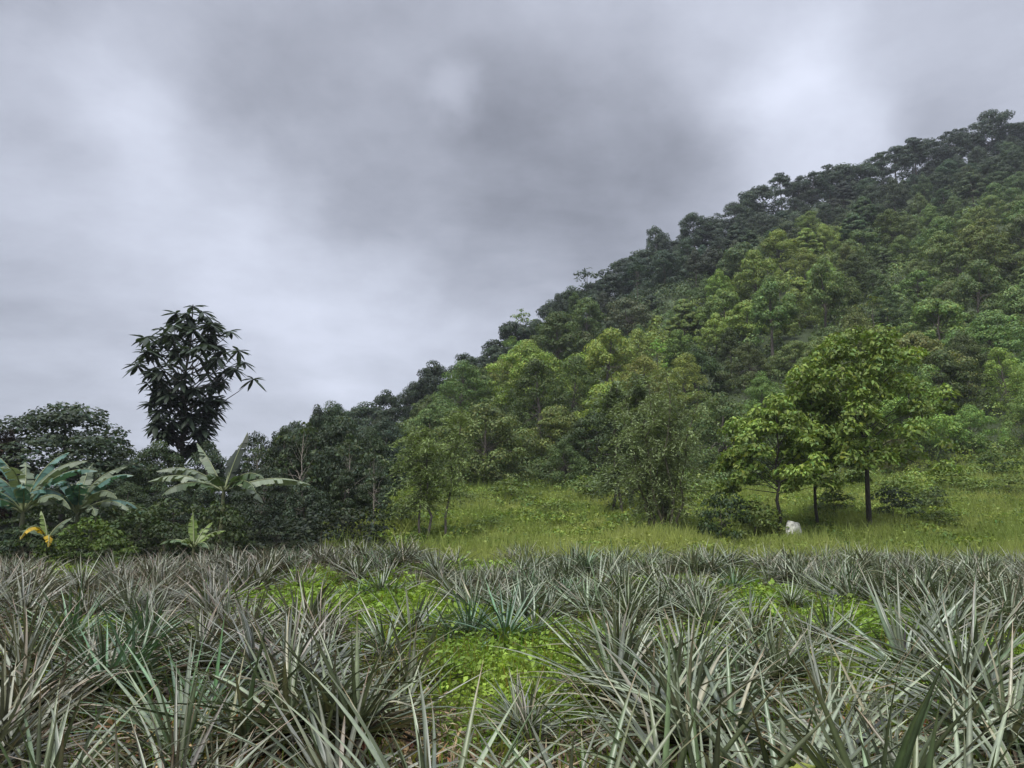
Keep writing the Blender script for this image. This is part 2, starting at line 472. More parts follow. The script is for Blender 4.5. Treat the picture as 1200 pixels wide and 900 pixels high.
# perspective cloud deck noise
dz = math_('ADD', math_('MAXIMUM', sep.outputs[2], 0.0), 0.22)
cu = node('ShaderNodeCombineXYZ'); Lk.new(math_('DIVIDE', sep.outputs[0], dz), cu.inputs[0]); Lk.new(math_('DIVIDE', sep.outputs[1], dz), cu.inputs[1])
cn = node('ShaderNodeTexNoise'); cn.inputs['Scale'].default_value = 1.5; cn.inputs['Detail'].default_value = 7; cn.inputs['Roughness'].default_value = 0.58; cn.inputs['Distortion'].default_value = 0.4
Lk.new(cu.outputs[0], cn.inputs['Vector'])
val = math_('ADD', 0.236, math_('MULTIPLY', math_('SUBTRACT', cn.outputs[0], 0.5), 0.20))
PATCHES = [(560, 150, 0.42, -0.042), (690, 210, 0.27, -0.04), (500, 230, 0.2, -0.03), (300, 90, 0.16, -0.02), (850, 170, 0.16, -0.01),
           (30, 30, 0.3, -0.03), (70, 350, 0.3, -0.02), (1130, 90, 0.14, -0.03),
           (175, 80, 0.16, 0.06), (90, 200, 0.22, 0.06), (260, 250, 0.22, 0.048), (640, 300, 0.2, -0.02), (380, 350, 0.2, 0.042), (535, 150, 0.075, 0.075), (420, 400, 0.16, 0.03),
           (955, 165, 0.15, 0.08), (880, 40, 0.16, 0.06), (980, 90, 0.14, 0.05), (700, 10, 0.16, 0.04), (1190, 30, 0.16, 0.06), (560, 350, 0.2, 0.035), (300, 440, 0.2, 0.02)]
cn2 = node('ShaderNodeTexNoise'); cn2.inputs['Scale'].default_value = 4.5; cn2.inputs['Detail'].default_value = 9; cn2.inputs['Roughness'].default_value = 0.66
Lk.new(cu.outputs[0], cn2.inputs['Vector'])
val = math_('ADD', val, math_('MULTIPLY', math_('SUBTRACT', cn2.outputs[0], 0.5), 0.105))
for p_ in PATCHES: val = math_('ADD', val, patch(*p_))
# an overcast sky grows brighter towards the zenith
zen = node('ShaderNodeMapRange'); zen.interpolation_type = 'SMOOTHSTEP'
Lk.new(sep.outputs[2], zen.inputs[0]); zen.inputs[1].default_value = 0.58; zen.inputs[2].default_value = 1.0; zen.inputs[3].default_value = 1.0; zen.inputs[4].default_value = 4.8
val = math_('MULTIPLY', val, zen.outputs[0])
val = math_('MAXIMUM', val, 0.05)
sc10 = math_('MULTIPLY', val, 10.0)
tint = node('ShaderNodeVectorMath', operation='SCALE'); tint.inputs[0].default_value = (0.935, 0.985, 1.15); Lk.new(sc10, tint.inputs['Scale'])
mixs = node('ShaderNodeMix', data_type='RGBA'); mixs.inputs[0].default_value = 0.94
Lk.new(sky.outputs[0], mixs.inputs[6]); Lk.new(tint.outputs[0], mixs.inputs[7])
Lk.new(mixs.outputs[2], bg.inputs[0]); Lk.new(bg.outputs[0], wo.inputs[0])

sun = bpy.data.lights.new('sun', 'SUN'); sun.energy = 1.5; sun.angle = math.radians(16); sun.color = (1.0, 0.97, 0.92)
so = bpy.data.objects.new('sun', sun); C.objects.link(so)
from mathutils import Vector
sd_ = Vector((math.sin(SUN_AZ) * math.cos(SUN_EL), math.cos(SUN_AZ) * math.cos(SUN_EL), math.sin(SUN_EL)))
so.rotation_euler = (-sd_).to_track_quat('-Z', 'Y').to_euler()
so.location = (0, -20, 60)

# ------------------------------------------------------------------ ground
def build_ground():
    def axis(lim, n, near):
        u = np.linspace(-1, 1, n); k = np.arcsinh(lim / near)
        return np.sinh(u * k) * near
    xs = axis(1500, 361, 9.0); ys = axis(1500, 361, 9.0) 
    X, Y = np.meshgrid(xs, ys, indexing='ij')
    Z = terrain(X, Y)
    n = 361
    idx = np.arange(n * n).reshape(n, n)
    f = np.stack([idx[:-1, :-1], idx[1:, :-1], idx[1:, 1:], idx[:-1, 1:]], -1).reshape(-1, 4)
    mb = MB()
    g = np.clip((Y - 25) / 3, 0, 1)
    mb.grid(np.stack([X, Y, Z], -1).reshape(-1, 3), f, np.stack([g] * 3, -1).reshape(-1, 3))
    tag(mb.build('ground', ground_mat()), kind='structure')
build_ground()

# ------------------------------------------------------------------ pineapple plants
def pineapple(seed, nleaf=38, L=0.95, W=0.05, nseg=7, lift=0.12, bend=0.45, suckers=2):
    r = np.random.default_rng(seed); mb, dry = MB(), MB()
    crowns = [(np.array([0, 0, 0.0]), np.array([0, 0, 1.0]), nleaf, L)]
    for k in range(suckers):
        a = r.random() * 6.28; d = r.uniform(0.14, 0.3)
        crowns.append((np.array([math.cos(a) * d, math.sin(a) * d, r.uniform(-0.06, 0.04)]), unit(np.array([math.cos(a) * r.uniform(0.3, 0.9), math.sin(a) * r.uniform(0.3, 0.9), 1.0])), int(nleaf * r.uniform(0.35, 0.6)), L * r.uniform(0.6, 0.95)))
    def strip(mb, o, az, el, ln, wd, bend, col, tipcol, twist=0.0, vdepth=0.35):
        u = np.linspace(0, 1, nseg + 1); du = ln / nseg
        ang = el - bend * u ** 1.6
        hor = np.array([math.cos(az), math.sin(az), 0.0]); up = np.array([0, 0, 1.0])
        seg = (np.cos(ang)[:, None] * hor + np.sin(ang)[:, None] * up) * du
        path = o + np.concatenate([np.zeros((1, 3)), np.cumsum(seg[:-1], 0)])
        side0 = np.array([-math.sin(az), math.cos(az), 0.0])
        nor = np.cross(unit(seg), side0)
        tw = twist * u
        side = side0 * np.cos(tw)[:, None] + nor * np.sin(tw)[:, None]
        nor = np.cross(unit(seg), side)
        nor = np.where(nor[:, 2:3] < 0, nor, nor)
        wv = wd * np.clip(np.minimum(0.75 + u * 2, 1.0) * (1 - u ** 1.7), 0.03, 1) * 0.5
        e = -nor * (wv * vdepth)[:, None]
        v = np.concatenate([path + side * wv[:, None] - e, path + e, path - side * wv[:, None] - e])
        k = nseg + 1; i = np.arange(nseg)
        f = np.concatenate([np.stack([i, i + 1, k + i + 1, k + i], 1), np.stack([k + i, k + i + 1, 2 * k + i + 1, 2 * k + i], 1)])
        m = np.clip((u - 0.72) / 0.28, 0, 1)[:, None]
        cc = np.asarray(col) * (1 - m) + np.asarray(tipcol) * m
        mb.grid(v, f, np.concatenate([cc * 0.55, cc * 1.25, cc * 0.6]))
    for off, axis, nl, LL in crowns:
        ax = np.cross([0, 1.0, 0], axis); ax = unit(ax); ay = np.cross(axis, ax)
        for i in range(nl):
            q = i / (nl - 1)                       # 0 inner, 1 outer
            a0 = i * GA + r.normal() * 0.3
            e0 = math.radians(81 - 70 * q ** 0.62 + r.normal() * 10)
            d = axis * math.sin(e0) + (ax * math.cos(a0) + ay * math.sin(a0)) * math.cos(e0)
            az = math.atan2(d[1], d[0]); el = math.asin(np.clip(d[2], -1, 1))
            ln = LL * (0.6 + 0.45 * math.sin(PI * min(0.15 + q * 0.75, 1))) * r.uniform(0.75, 1.15)
            o = off + np.array([math.cos(az) * 0.035, math.sin(az) * 0.035, lift + 0.12 * (1 - q)])
            b = bend * (0.3 + 1.1 * q) * r.uniform(0.2, 1.7)
            if r.random() < 0.12: b += r.uniform(0.6, 1.4)
            v = r.uniform(0.4, 1.2)
            base = (np.array([0.235, 0.272, 0.182]) if r.random() < 0.6 else np.array([0.14, 0.165, 0.09])) * v
            if r.random() < 0.14: base = np.array([0.27, 0.25, 0.17]) * v
            if r.random() < 0.14: base = np.array([0.15, 0.21, 0.11]) * v
            tip = base * np.array([1.1, 0.95, 0.85]) if r.random() < 0.7 else np.array([0.26, 0.17, 0.1])
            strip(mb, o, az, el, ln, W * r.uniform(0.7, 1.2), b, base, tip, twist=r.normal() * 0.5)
    for i in range(int(nleaf * 0.8)):
        az = r.random() * 2 * PI; el = math.radians(r.uniform(-5, 45)); ln = L * r.uniform(0.4, 0.75)
        c = [(0.075, 0.062, 0.05), (0.14, 0.105, 0.07), (0.05, 0.046, 0.038), (0.2, 0.165, 0.11), (0.07, 0.08, 0.045)][r.integers(5)]
        strip(dry, np.array([math.cos(az) * 0.05, math.sin(az) * 0.05, lift + 0.02]), az, el, ln, W * r.uniform(0.5, 0.9), r.uniform(0.9, 1.9), c, c, twist=r.normal() * 1.2, vdepth=0.6)
    return mb, dry

PROTO = []
for k in range(9):
    a, b = pineapple(100 + k, nleaf=[54, 46, 50, 40, 58, 44, 48, 52, 42][k], L=[1.0, 0.92, 1.08, 0.85, 0.95, 1.05, 0.9, 1.0, 0.8][k],
                     W=[0.041, 0.034, 0.042, 0.032, 0.036, 0.038, 0.034, 0.041, 0.031][k], lift=[0.1, 0.22, 0.08, 0.15, 0.25, 0.1, 0.3, 0.15, 0.05][k],
                     bend=[0.5, 0.35, 0.45, 0.3, 0.9, 0.25, 0.7, 0.5, 0.4][k], nseg=8, suckers=[1, 2, 1, 0, 2, 1, 2, 1, 2][k])
    PROTO.append((a.build('rosette', M_PINE, data_only=True), b.build('dry_skirt', M_DRY, data_only=True)))

def weed_mask(x, y):
    """how strongly green weeds cover the field (0..1) - the open patches between the plants"""
    m = np.clip((fbm(x / 2.6 + 4, y / 2.6 + 40) - 0.51) * 7, 0, 1) * 0.75 * np.clip((y - 5.5) / 1.5, 0, 1) * np.clip((x / np.maximum(y, 1) + 0.36) * 8, 0.0, 1)
    for px, py, rx, ry in WEEDS:
        t, e = ray(px, py); Y = (CZ - 0.15) / -e; X = t * Y
        m = np.maximum(m, np.clip(1.35 - ((x - X) / rx) ** 2 - ((y - Y) / ry) ** 2, 0, 1))
    return m * np.clip(fbm(x / 0.7 + 21, y / 0.7 + 5) * 2.6 - 0.45, 0.12, 1)
WEEDS = [(590, 772, 0.75, 2.5), (640, 800, 0.4, 1.3), (455, 700, 1.2, 3.2), (330, 715, 0.9, 2.4), (530, 728, 0.8, 2.0), (1070, 755, 0.8, 2.4),
         (1150, 788, 0.55, 1.5), (900, 705, 1.3, 3.6), (300, 705, 0.8, 2.0), (1000, 720, 0.7, 1.8), (560, 668, 1.5, 3.5), (760, 690, 0.6, 2.2), (690, 790, 0.3, 0.8),
         (820, 745, 0.4, 1.2), (120, 740, 0.4, 1.2), (960, 775, 0.3, 0.8)]

def base_at(px, py):
    t, e = ray(px, py); Y = CZ / -e
    return t * Y, Y

# hand placed: x, y, proto, scale, rotation, tint, label
HERO = [
    (60, 4.25, 0, 0.92, 0.3, (1.0, 1.02, 0.95), 'thick-leaved pale pineapple plant alone in the lower left corner'),
    (215, 5.1, 5, 0.95, 2.0, (0.95, 1.02, 0.9), 'upright green pineapple plant just right behind the lower left corner plant'),
    (350, 5.4, 4, 1.05, 1.1, (0.85, 0.88, 0.78), 'dark arching pineapple plant with hanging lower leaves, left of the dry litter'),
    (425, 5.2, 6, 1.05, 2.6, (0.88, 0.9, 0.8), 'leaning pineapple plant over the reddish dry litter, left of centre'),
    (500, 3.75, 2, 0.95, 4.0, (0.95, 0.98, 0.9), 'pineapple plant at the bottom edge under the lime weed patch'),
    (690, 3.7, 0, 0.9, 5.2, (1.0, 1.0, 0.93), 'pineapple plant with fan of pale leaves at the bottom edge right of centre'),
    (815, 3.85, 2, 0.98, 1.4, (1.0, 1.02, 0.95), 'broad-leaved pineapple plant at the bottom edge with long leaves sweeping left'),
    (910, 4.1, 5, 1.0, 0.2, (1.0, 1.03, 0.98), 'tall pineapple plant behind the yellow-green broadleaf weed'),
    (1015, 3.7, 7, 1.05, 3.0, (0.98, 1.02, 0.95), 'pineapple plant with two tall straight leaves near the lower right corner'),
    (1105, 3.6, 2, 0.95, 2.2, (1.0, 1.02, 0.94), 'big pineapple plant cut by the bottom edge in the lower right corner'),
    (1195, 4.3, 0, 1.0, 0.9, (0.95, 1.0, 0.9), 'pineapple plant at the right edge beside the lower right corner'),
    (800, 5.2, 4, 1.05, 3.3, (0.98, 1.0, 0.95), 'dense pineapple plant behind the bottom edge plants right of the lime weeds'),
    (590, 9.6, 3, 1.12, 0.5, (0.55, 0.9, 0.72), 'blue-green pineapple plant standing alone behind the lime weed patch'),
    (545, 10.0, 1, 0.85, 1.5, (0.62, 0.9, 0.74), 'smaller blue-green pineapple plant left of the lone blue-green one'),
    (455, 8.8, 3, 0.95, 2.9, (0.85, 0.95, 0.9), 'grey pineapple plant by itself in the grassy gap left of centre'),
    (975, 5.4, 5, 1.0, 1.9, (1.0, 1.0, 0.95), 'slim upright pineapple plant in second rank at lower right'),
    (130, 6.7, 1, 1.0, 0.7, (0.62, 0.92, 0.75), 'teal-tinged pineapple plant among greyish ones on the left'),
    (1140, 7.2, 7, 1.2, 2.5, (1.0, 1.0, 1.02), 'large silvery pineapple plant by the right edge above the green weeds'),
    (1060, 8.2, 0, 1.15, 5.5, (0.95, 0.97, 1.05), 'large bluish-grey pineapple plant left of the silvery one by the right edge'),
    (350, 10.2, 2, 1.05, 4.4, (0.98, 0.97, 1.0), 'spreading pale pineapple plant beside the small grassy clearing on the left'),
    (720, 6.9, 2, 1.1, 0.4, (1.0, 1.0, 0.96), 'pineapple plant with long leaning leaves right of the lime weed patch'),
    (30, 6.0, 4, 1.0, 1.0, (0.82, 0.76, 0.78), 'purplish-grey pineapple plant at the left edge behind the corner plant'),
]
plants = []          # x, y, proto, scale, rz, tint, label
def blocked(x, y, d):
    return any((x - p[0]) ** 2 + (y - p[1]) ** 2 < (d * 0.5 + 0.5 * d * min(1, 1)) ** 2 for p in plants)
for px, Y, k, s, rz, tint_, lab in HERO:
    t, _ = ray(px, 760); plants.append((t * Y, Y, k, s * 0.94, rz, tint_, lab))
NH = len(plants)
r = np.random.default_rng(77)
cand = []
y = 3.6
while y < 26.5:
    x = -0.80 * y - 0.6 - max(0, 8 - y) * 0.4
    while x < 0.80 * y + 0.6 + max(0, 8 - y) * 0.4:
        cand.append((x + r.normal() * 0.2, y + r.normal() * 0.2)); x += r.uniform(0.62, 0.95) if y < 12 else r.uniform(0.5, 0.8)
    y += 0.8 if y < 12 else 0.68
for x, y in cand:
    edge = float(np.interp(x / y, [-0.7, -0.42, -0.25, 0.0, 0.7], [19.5, 21.3, 23.8, 25.0, 25.0])) + 1.3 * math.sin(x * 0.7) + 1.0 * math.sin(x * 1.9)
    if y > edge: continue
    if y < 5.2 and 215 < proj(x, y, 0.3)[0] < 370: continue
    if blocked(x, y, 0.5 if y > 12 else (0.72 if y > 6 else 0.62)): continue
    m = float(weed_mask(np.array([x]), np.array([y]))[0])
    if m > 0.4 and r.random() < 0.9: continue
    left = np.clip((-x / y + 0.05) * 3.0, 0, 1)
    g = r.uniform(0.85, 1.12)
    tint_ = np.array([0.98, 1.0, 0.96]) * (1 - left) + np.array([0.92, 0.83, 0.88]) * left
    tint_ = tuple(tint_ * g * (1 + r.normal(size=3) * 0.03))
    teal = r.random() < 0.05
    if teal: tint_ = (0.62 * g, 0.9 * g, 0.7 * g)
    px = proj(x, y, 0.6)[0]
    if y < 8:
        lab = 'grey-purple pineapple plant in the dense near rows on the left' if px < 400 else ('grey-green pineapple plant in the tangled near rows in the middle' if px < 760 else 'pale grey-green pineapple plant in the tangled near rows on the right')
    elif y < 16:
        lab = 'purplish-grey pineapple plant in the middle rows on the left' if px < 380 else ('pineapple plant around the grassy clearings in the middle of the field' if px < 640 else 'silvery pineapple plant in the thick middle rows on the right')
    else:
        lab = 'small distant pineapple plant in the far rows below the dark thicket' if px < 460 else 'small distant pineapple plant in the far rows before the yellow-green meadow'
    if teal: lab = 'bluish-green pineapple plant scattered among greyer plants in the rows'
    plants.append((x, y, int(r.integers(9)), (r.uniform(0.66, 1.02) if y < 15 else r.uniform(0.58, 0.96)) * (0.72 if 470 < px < 740 and y < 7.2 else 1.0), r.random() * 6.28, tint_, lab))
print('pineapples', len(plants))
def in_view(p): return abs(p[0]) < 0.69 * p[1] + 0.35
hero = plants[:NH]; rest = sorted(plants[NH:], key=lambda p: (not in_view(p), p[1]))
own = hero + rest[:300 - NH]; far = rest[300 - NH:]
for i, (x, y, k, s, rz, tint_, lab) in enumerate(own):
    e = empty('pineapple_plant', (x, y, tz(x, y) - 0.02), rz, (s * 1.14, s * 1.14, s * 0.88))
    e.rotation_euler = (random.gauss(0, 0.16), random.gauss(0, 0.16), rz)
    link('rosette', PROTO[k][0], e, color=tint_)
    link('dry_skirt', PROTO[k][1], e, color=tint_)
    tag(e, lab, 'pineapple plant', None if i < NH else lab.replace('pineapple plant', 'pineapple plants'))
if far:
    mb = MB()
    pv = []
    for pr in PROTO:
        me = pr[0]; v = np.empty(len(me.vertices) * 3, np.float32); me.vertices.foreach_get('co', v)
        f = np.empty(len(me.loops), np.int32); me.loops.foreach_get('vertex_index', f)
        c = np.empty(len(me.vertices) * 4, np.float32); me.color_attributes['Col'].data.foreach_get('color', c)
        pv.append((v.reshape(-1, 3), f.reshape(-1, 4), c.reshape(-1, 4)[:, :3]))
    for x, y, k, s, rz, tint_, lab in far:
        v, f, c = pv[k]; ca, sa = math.cos(rz), math.sin(rz)
        R = np.array([[ca, -sa, 0], [sa, ca, 0], [0, 0, 1]])
        mb.grid((v * (s * np.array([1.14, 1.14, 0.88]))) @ R.T + np.array([x, y, tz(x, y) - 0.02]), f, c * np.array(tint_))
    o = mb.build('pineapple_rows', M_PINE)
    tag(o, 'mass of small far pineapple plants at the back of the field', 'pineapple rows', kind='stuff')

# ------------------------------------------------------------------ low weeds, litter and grass (stuff)
def weeds():
    r = np.random.default_rng(3); mb = MB()
    n = 190000
    y = 3.2 + 23 * r.random(n) ** 1.5; x = (r.random(n) * 2 - 1) * (0.74 * y + 0.3)
    m = weed_mask(x, y)
    keep = r.random(n) < np.maximum(m * 1.0, np.where(y < 7, 0.02, 0.08))
    x, y, m = x[keep], y[keep], m[keep]; n = len(x)
    k = 3
    x = np.repeat(x, k) + r.normal(size=n * k) * 0.06; y = np.repeat(y, k) + r.normal(size=n * k) * 0.06; m = np.repeat(m, k); n *= k
    z = terrain(x, y) + np.abs(r.normal(size=n)) * 0.09 * (0.4 + m) + 0.015
    sz = (0.016 + 0.0036 * y) * r.uniform(0.5, 1.8, n)
    nr = np.array([0, 0, 1.0]) + r.normal(size=(n, 3)) * 0.5
    t = fbm(x / 0.8, y / 0.8)
    c = np.stack([0.11 + 0.14 * t, 0.20 + 0.14 * t, 0.032 + 0.02 * t], 1) * r.uniform(0.5, 1.5, (n, 1))
    mb.quads(leaf_quads(np.stack([x, y, z], 1), nr, sz * 1.3, sz * 0.75, r=r), c)
    # grass blades standing between the leaves
    n = 110000
    y = 3.2 + 23 * r.random(n) ** 1.4; x = (r.random(n) * 2 - 1) * (0.74 * y + 0.3)
    m = weed_mask(x, y); keep = r.random(n) < np.maximum(m, 0.16); x, y = x[keep], y[keep]; n = len(x)
    h = r.uniform(0.08, 0.4, n)
    z = terrain(x, y) + h * 0.45
    tg = np.stack([r.normal(size=n) * 0.35, r.normal(size=n) * 0.35, np.ones(n)], 1)
    nr = np.stack([r.normal(size=n), r.normal(size=n), np.zeros(n)], 1)
    c = np.stack([r.uniform(0.09, 0.2, n), r.uniform(0.15, 0.24, n), np.full(n, 0.03)], 1)
    mb.quads(leaf_quads(np.stack([x, y, z], 1), nr, h, 0.008 + 0.0012 * y, tang=tg, r=r), c)
    tag(mb.build('weeds', M_BLADE), 'low lime-green weeds and grass between the pineapple plants', 'weeds', kind='stuff')
weeds()

def litter():
    r = np.random.default_rng(4); mb = MB()
    n = 26000
    y = 3.2 + 16 * r.random(n) ** 1.8; x = (r.random(n) * 2 - 1) * (0.74 * y + 0.3)
    m = weed_mask(x, y); keep = r.random(n) < (1 - m * 0.9); x, y = x[keep], y[keep]
    # a thicker heap at the bottom left of the middle
    hx, hy = [], []
    for px, py, cnt, sx in ((290, 885, 420, 0.45), (330, 893, 260, 0.3), (250, 870, 200, 0.3), (1050, 885, 100, 0.2), (430, 890, 120, 0.25)):
        X, Y = base_at(px, py); hx.append(X + r.normal(size=cnt) * sx); hy.append(Y + r.normal(size=cnt) * sx * 0.8)
    x = np.concatenate([x] + hx); y = np.concatenate([y] + hy); n = len(x)
    heap = np.zeros(n, bool); heap[-sum(len(a) for a in hx):] = True
    z = terrain(x, y) + np.abs(r.normal(size=n)) * 0.05 + 0.02 + heap * np.abs(r.normal(size=n)) * 0.05
    L = np.where(heap, r.uniform(0.12, 0.3, n), r.uniform(0.12, 0.4, n))
    nr = np.array([0, 0, 1.0]) + r.normal(size=(n, 3)) * 0.45
    pal = np.array([(0.16, 0.11, 0.07), (0.25, 0.18, 0.11), (0.33, 0.26, 0.16), (0.1, 0.075, 0.05), (0.2, 0.17, 0.14)])
    pal2 = np.array([(0.34, 0.2, 0.09), (0.45, 0.32, 0.17), (0.3, 0.1, 0.05), (0.5, 0.4, 0.25), (0.22, 0.12, 0.07), (0.38, 0.3, 0.1)])
    c = np.where(heap[:, None], pal2[r.integers(6, size=n)], pal[r.integers(5, size=n)]) * r.uniform(0.7, 1.2, (n, 1))
    mb.quads(leaf_quads(np.stack([x, y, z], 1), nr, L, np.where(heap, 0.035, 0.022) * r.uniform(0.7, 1.4, n), fold=0.5, r=r), c)
    tag(mb.build('leaf_litter', M_DRY), 'dry brown fallen leaves on the soil under the plants', 'leaf litter', kind='stuff')
litter()

def meadow():
    r = np.random.default_rng(6); mb = MB()
    n = 170000
    t = r.uniform(-0.24, 0.78, n); u = r.random(n)
    y0 = np.interp(t, FT, FY) + 3
    y = 23.5 + (y0 - 23.5) * u ** 1.15; x = t * y
    keep = (t > -0.16 + 0.05 * np.sin(y * 0.5)) | (r.random(n) < 0.3)
    x, y = x[keep], y[keep]; n = len(x)
    pt = fbm(x / 2.2 + 8, y / 2.2 + 3)
    h = (0.15 + 1.0 * pt ** 1.6) * r.uniform(0.5, 1.6, n)
    z = terrain(x, y) + h * 0.5 * r.uniform(0.5, 1.1, n)
    leafy = r.random(n) < 0.35
    tg = np.where(leafy[:, None], r.normal(size=(n, 3)), np.stack([r.normal(size=n) * 0.4, r.normal(size=n) * 0.4, np.ones(n)], 1))
    nr = np.where(leafy[:, None], np.array([0, 0, 1.0]) + r.normal(size=(n, 3)) * 0.5, np.stack([r.normal(size=n), r.normal(size=n), np.zeros(n)], 1))
    L = np.where(leafy, r.uniform(0.08, 0.24, n), h * 1.1); W = np.where(leafy, L * 0.6, 0.035)
    c1 = np.array([0.29, 0.325, 0.095]); c2 = np.array([0.165, 0.22, 0.05])
    k = np.clip(fbm(x / 3.5 + 60, y / 3.5)*2.2 - 0.6, 0, 1)[:, None]
    c = (c1 * k + c2 * (1 - k)) * r.uniform(0.85, 1.2, (n, 1))
    mb.quads(leaf_quads(np.stack([x, y, z], 1), nr, L, W, tang=tg, r=r), c)
    # small mounds of broad weeds
    for i in range(900):
        t_ = r.uniform(-0.18, 0.75); Y0 = float(np.interp(t_, FT, FY)); Y = r.uniform(28, Y0 + 3); X = t_ * Y
        a = r.uniform(0.2, 0.6) + 0.7 * r.random() ** 2 * max(0.0, (Y - 32) / (Y0 - 32)); cc = np.array([(0.17, 0.23, 0.04), (0.11, 0.165, 0.035), (0.19, 0.25, 0.05)][r.integers(3)])
        q = MB(); clump(q, (X, Y, tz(X, Y) + a * 0.35), (a, a, a * 0.7), 110, 0.17, 0.1, r, up=0.4)
        mb.quads(q.v[0].reshape(-1, 4, 3), q.c[0].reshape(-1, 4, 3)[:, 0] * cc)
    tag(mb.build('meadow_grass', M_BLADE), 'yellow-green grass and weeds on the meadow below the wooded hill', 'grass', kind='stuff')
meadow()

# ------------------------------------------------------------------ hill forest
HILLP = [broadleaf(200 + k, H=[9, 10, 8, 11, 9.5, 8.5, 12, 7.5][k], R=[4.0, 3.3, 4.4, 3.6, 2.9, 4.2, 2.6, 4.4][k], nclump=[46, 50, 44, 54, 40, 50, 46, 40][k], nleaf=150,
                   L=[0.34, 0.3, 0.38, 0.34, 0.42, 0.28, 0.34, 0.36][k], W=[0.2, 0.17, 0.23, 0.17, 0.25, 0.17, 0.15, 0.22][k], base=[0.15, 0.2, 0.1, 0.25, 0.3, 0.12, 0.3, 0.08][k],
                   cr=[1.1, 0.9, 1.2, 0.95, 0.9, 1.0, 0.85, 1.2][k], flat=[0.7, 0.85, 0.6, 0.8, 0.5, 0.75, 0.9, 0.7][k], up=0.28, sd=0.22, gap=0.8, nz=0.28) for k in range(8)]
NEARP = [broadleaf(260 + k, H=[9, 10, 8, 11, 8.5][k], R=[4.0, 3.4, 4.2, 3.0, 3.8][k], nclump=[80, 84, 80, 70, 90][k], nleaf=[160, 170, 150, 150, 170][k],
                   L=[0.24, 0.2, 0.28, 0.24, 0.2][k], W=[0.14, 0.11, 0.16, 0.1, 0.13][k], base=[0.08, 0.12, 0.05, 0.2, 0.06][k], cr=[0.95, 0.85, 1.0, 0.8, 0.9][k],
                   flat=[0.7, 0.8, 0.6, 0.85, 0.7][k], up=0.28, sd=0.22, gap=0.78, nz=0.28) for k in range(5)]
RIDGEP = [umbrella_tree(300 + k, H=[12, 13, 11, 12.5][k], R=[3.8, 3.4, 4.2, 3.6][k], nclump=[38, 34, 42, 36][k], nleaf=100, L=0.42, W=0.25, cr=1.1, up=0.4, nz=0.28) for k in range(4)]
SPARSEP = [sparse_tree(330 + k, H=[9, 10][k], R=[2.6, 2.4][k]) for k in range(2)]

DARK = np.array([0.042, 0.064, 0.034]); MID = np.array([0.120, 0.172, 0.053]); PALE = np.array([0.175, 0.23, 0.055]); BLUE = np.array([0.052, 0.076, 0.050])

def zone(px, py):
    """which stand, or patch of painted shade, of the hillside a place belongs to: colour and words"""
    # pale stand: a band from (620,420) through (800,380) to (950,290)
    d = 1e9
    for (ax, ay), (bx, by) in (((700, 440), (820, 385)), ((820, 385), (960, 285)), ((590, 410), (620, 395))):
        vx, vy = bx - ax, by - ay; s = max(0, min(1, ((px - ax) * vx + (py - ay) * vy) / (vx * vx + vy * vy)))
        d = min(d, math.hypot(px - ax - s * vx, py - ay - s * vy))
    rt = float(np.interp(px, [a for a, *_ in RIDGE], [b for _, b, *_ in RIDGE]))
    dr = py - rt
    if px < 470: return DARK, 'dark'
    if any(math.hypot(px - a, py - b) < q for a, b, q in ((845, 425, 46), (690, 505, 42), (765, 470, 30), (1010, 330, 34), (650, 390, 26), (1120, 420, 34))): return MID * 0.55, 'shade'  # dark trees and hollows; the hollows' shade is painted into the leaf colour
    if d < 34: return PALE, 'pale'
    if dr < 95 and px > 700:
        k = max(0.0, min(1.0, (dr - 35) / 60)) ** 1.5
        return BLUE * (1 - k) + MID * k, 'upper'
    if px > 1050 and py > 380: return MID * 1.4 * np.array([1.08, 1.05, 0.9]), 'right'
    if px < 720: return MID * 0.78, 'left'
    return MID, 'mid'
WORDS = {'shade': 'dark green tree, partly painted shade, among lighter trees on the slope', 'dark': 'dark tree at the low left end of the hillside wood', 'pale': 'pale yellow-green tree in the light band across the hillside',
         'upper': 'dark bluish tree on the upper hillside under the ridge line', 'right': 'bright green tree on the lower hillside at the right',
         'left': 'mid-green tree on the low spur of the hill left of the feathery tree', 'mid': 'mid-green tree on the middle of the wooded hillside'}
r = np.random.default_rng(21)
hill = []
tries = 0
while tries < 9000 and len(hill) < 330:
    tries += 1
    t = r.uniform(-0.26, 0.76)
    y0 = float(np.interp(t, FT, FY)); yr = float(np.interp(t, RT, RY))
    Y = y0 + 2 + (yr - 4 - y0) * math.sqrt(r.random()) if r.random() < 0.7 else y0 + 2 + (yr - y0) * r.random() ** 1.4
    X = t * Y
    dmin = 4.2 + 2.6 * (Y - y0) / max(yr - y0, 1)
    if all((X - a) ** 2 + (Y - b) ** 2 > dmin ** 2 for a, b in hill): hill.append((X, Y))
print('hill trees', len(hill))
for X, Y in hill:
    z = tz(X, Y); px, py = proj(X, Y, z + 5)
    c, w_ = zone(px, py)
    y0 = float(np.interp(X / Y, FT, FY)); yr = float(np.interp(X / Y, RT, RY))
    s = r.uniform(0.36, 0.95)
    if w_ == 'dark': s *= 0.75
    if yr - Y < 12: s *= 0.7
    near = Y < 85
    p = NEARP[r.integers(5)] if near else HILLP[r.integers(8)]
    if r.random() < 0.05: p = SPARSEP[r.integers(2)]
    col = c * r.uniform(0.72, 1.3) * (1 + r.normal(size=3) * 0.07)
    tree('hillside_tree', p, (X, Y, z - 0.4), r.random() * 6.28, (s * r.uniform(0.9, 1.2), s * r.uniform(0.9, 1.2), s), col, WORDS[w_], 'tree', WORDS[w_].replace('tree', 'trees', 1))

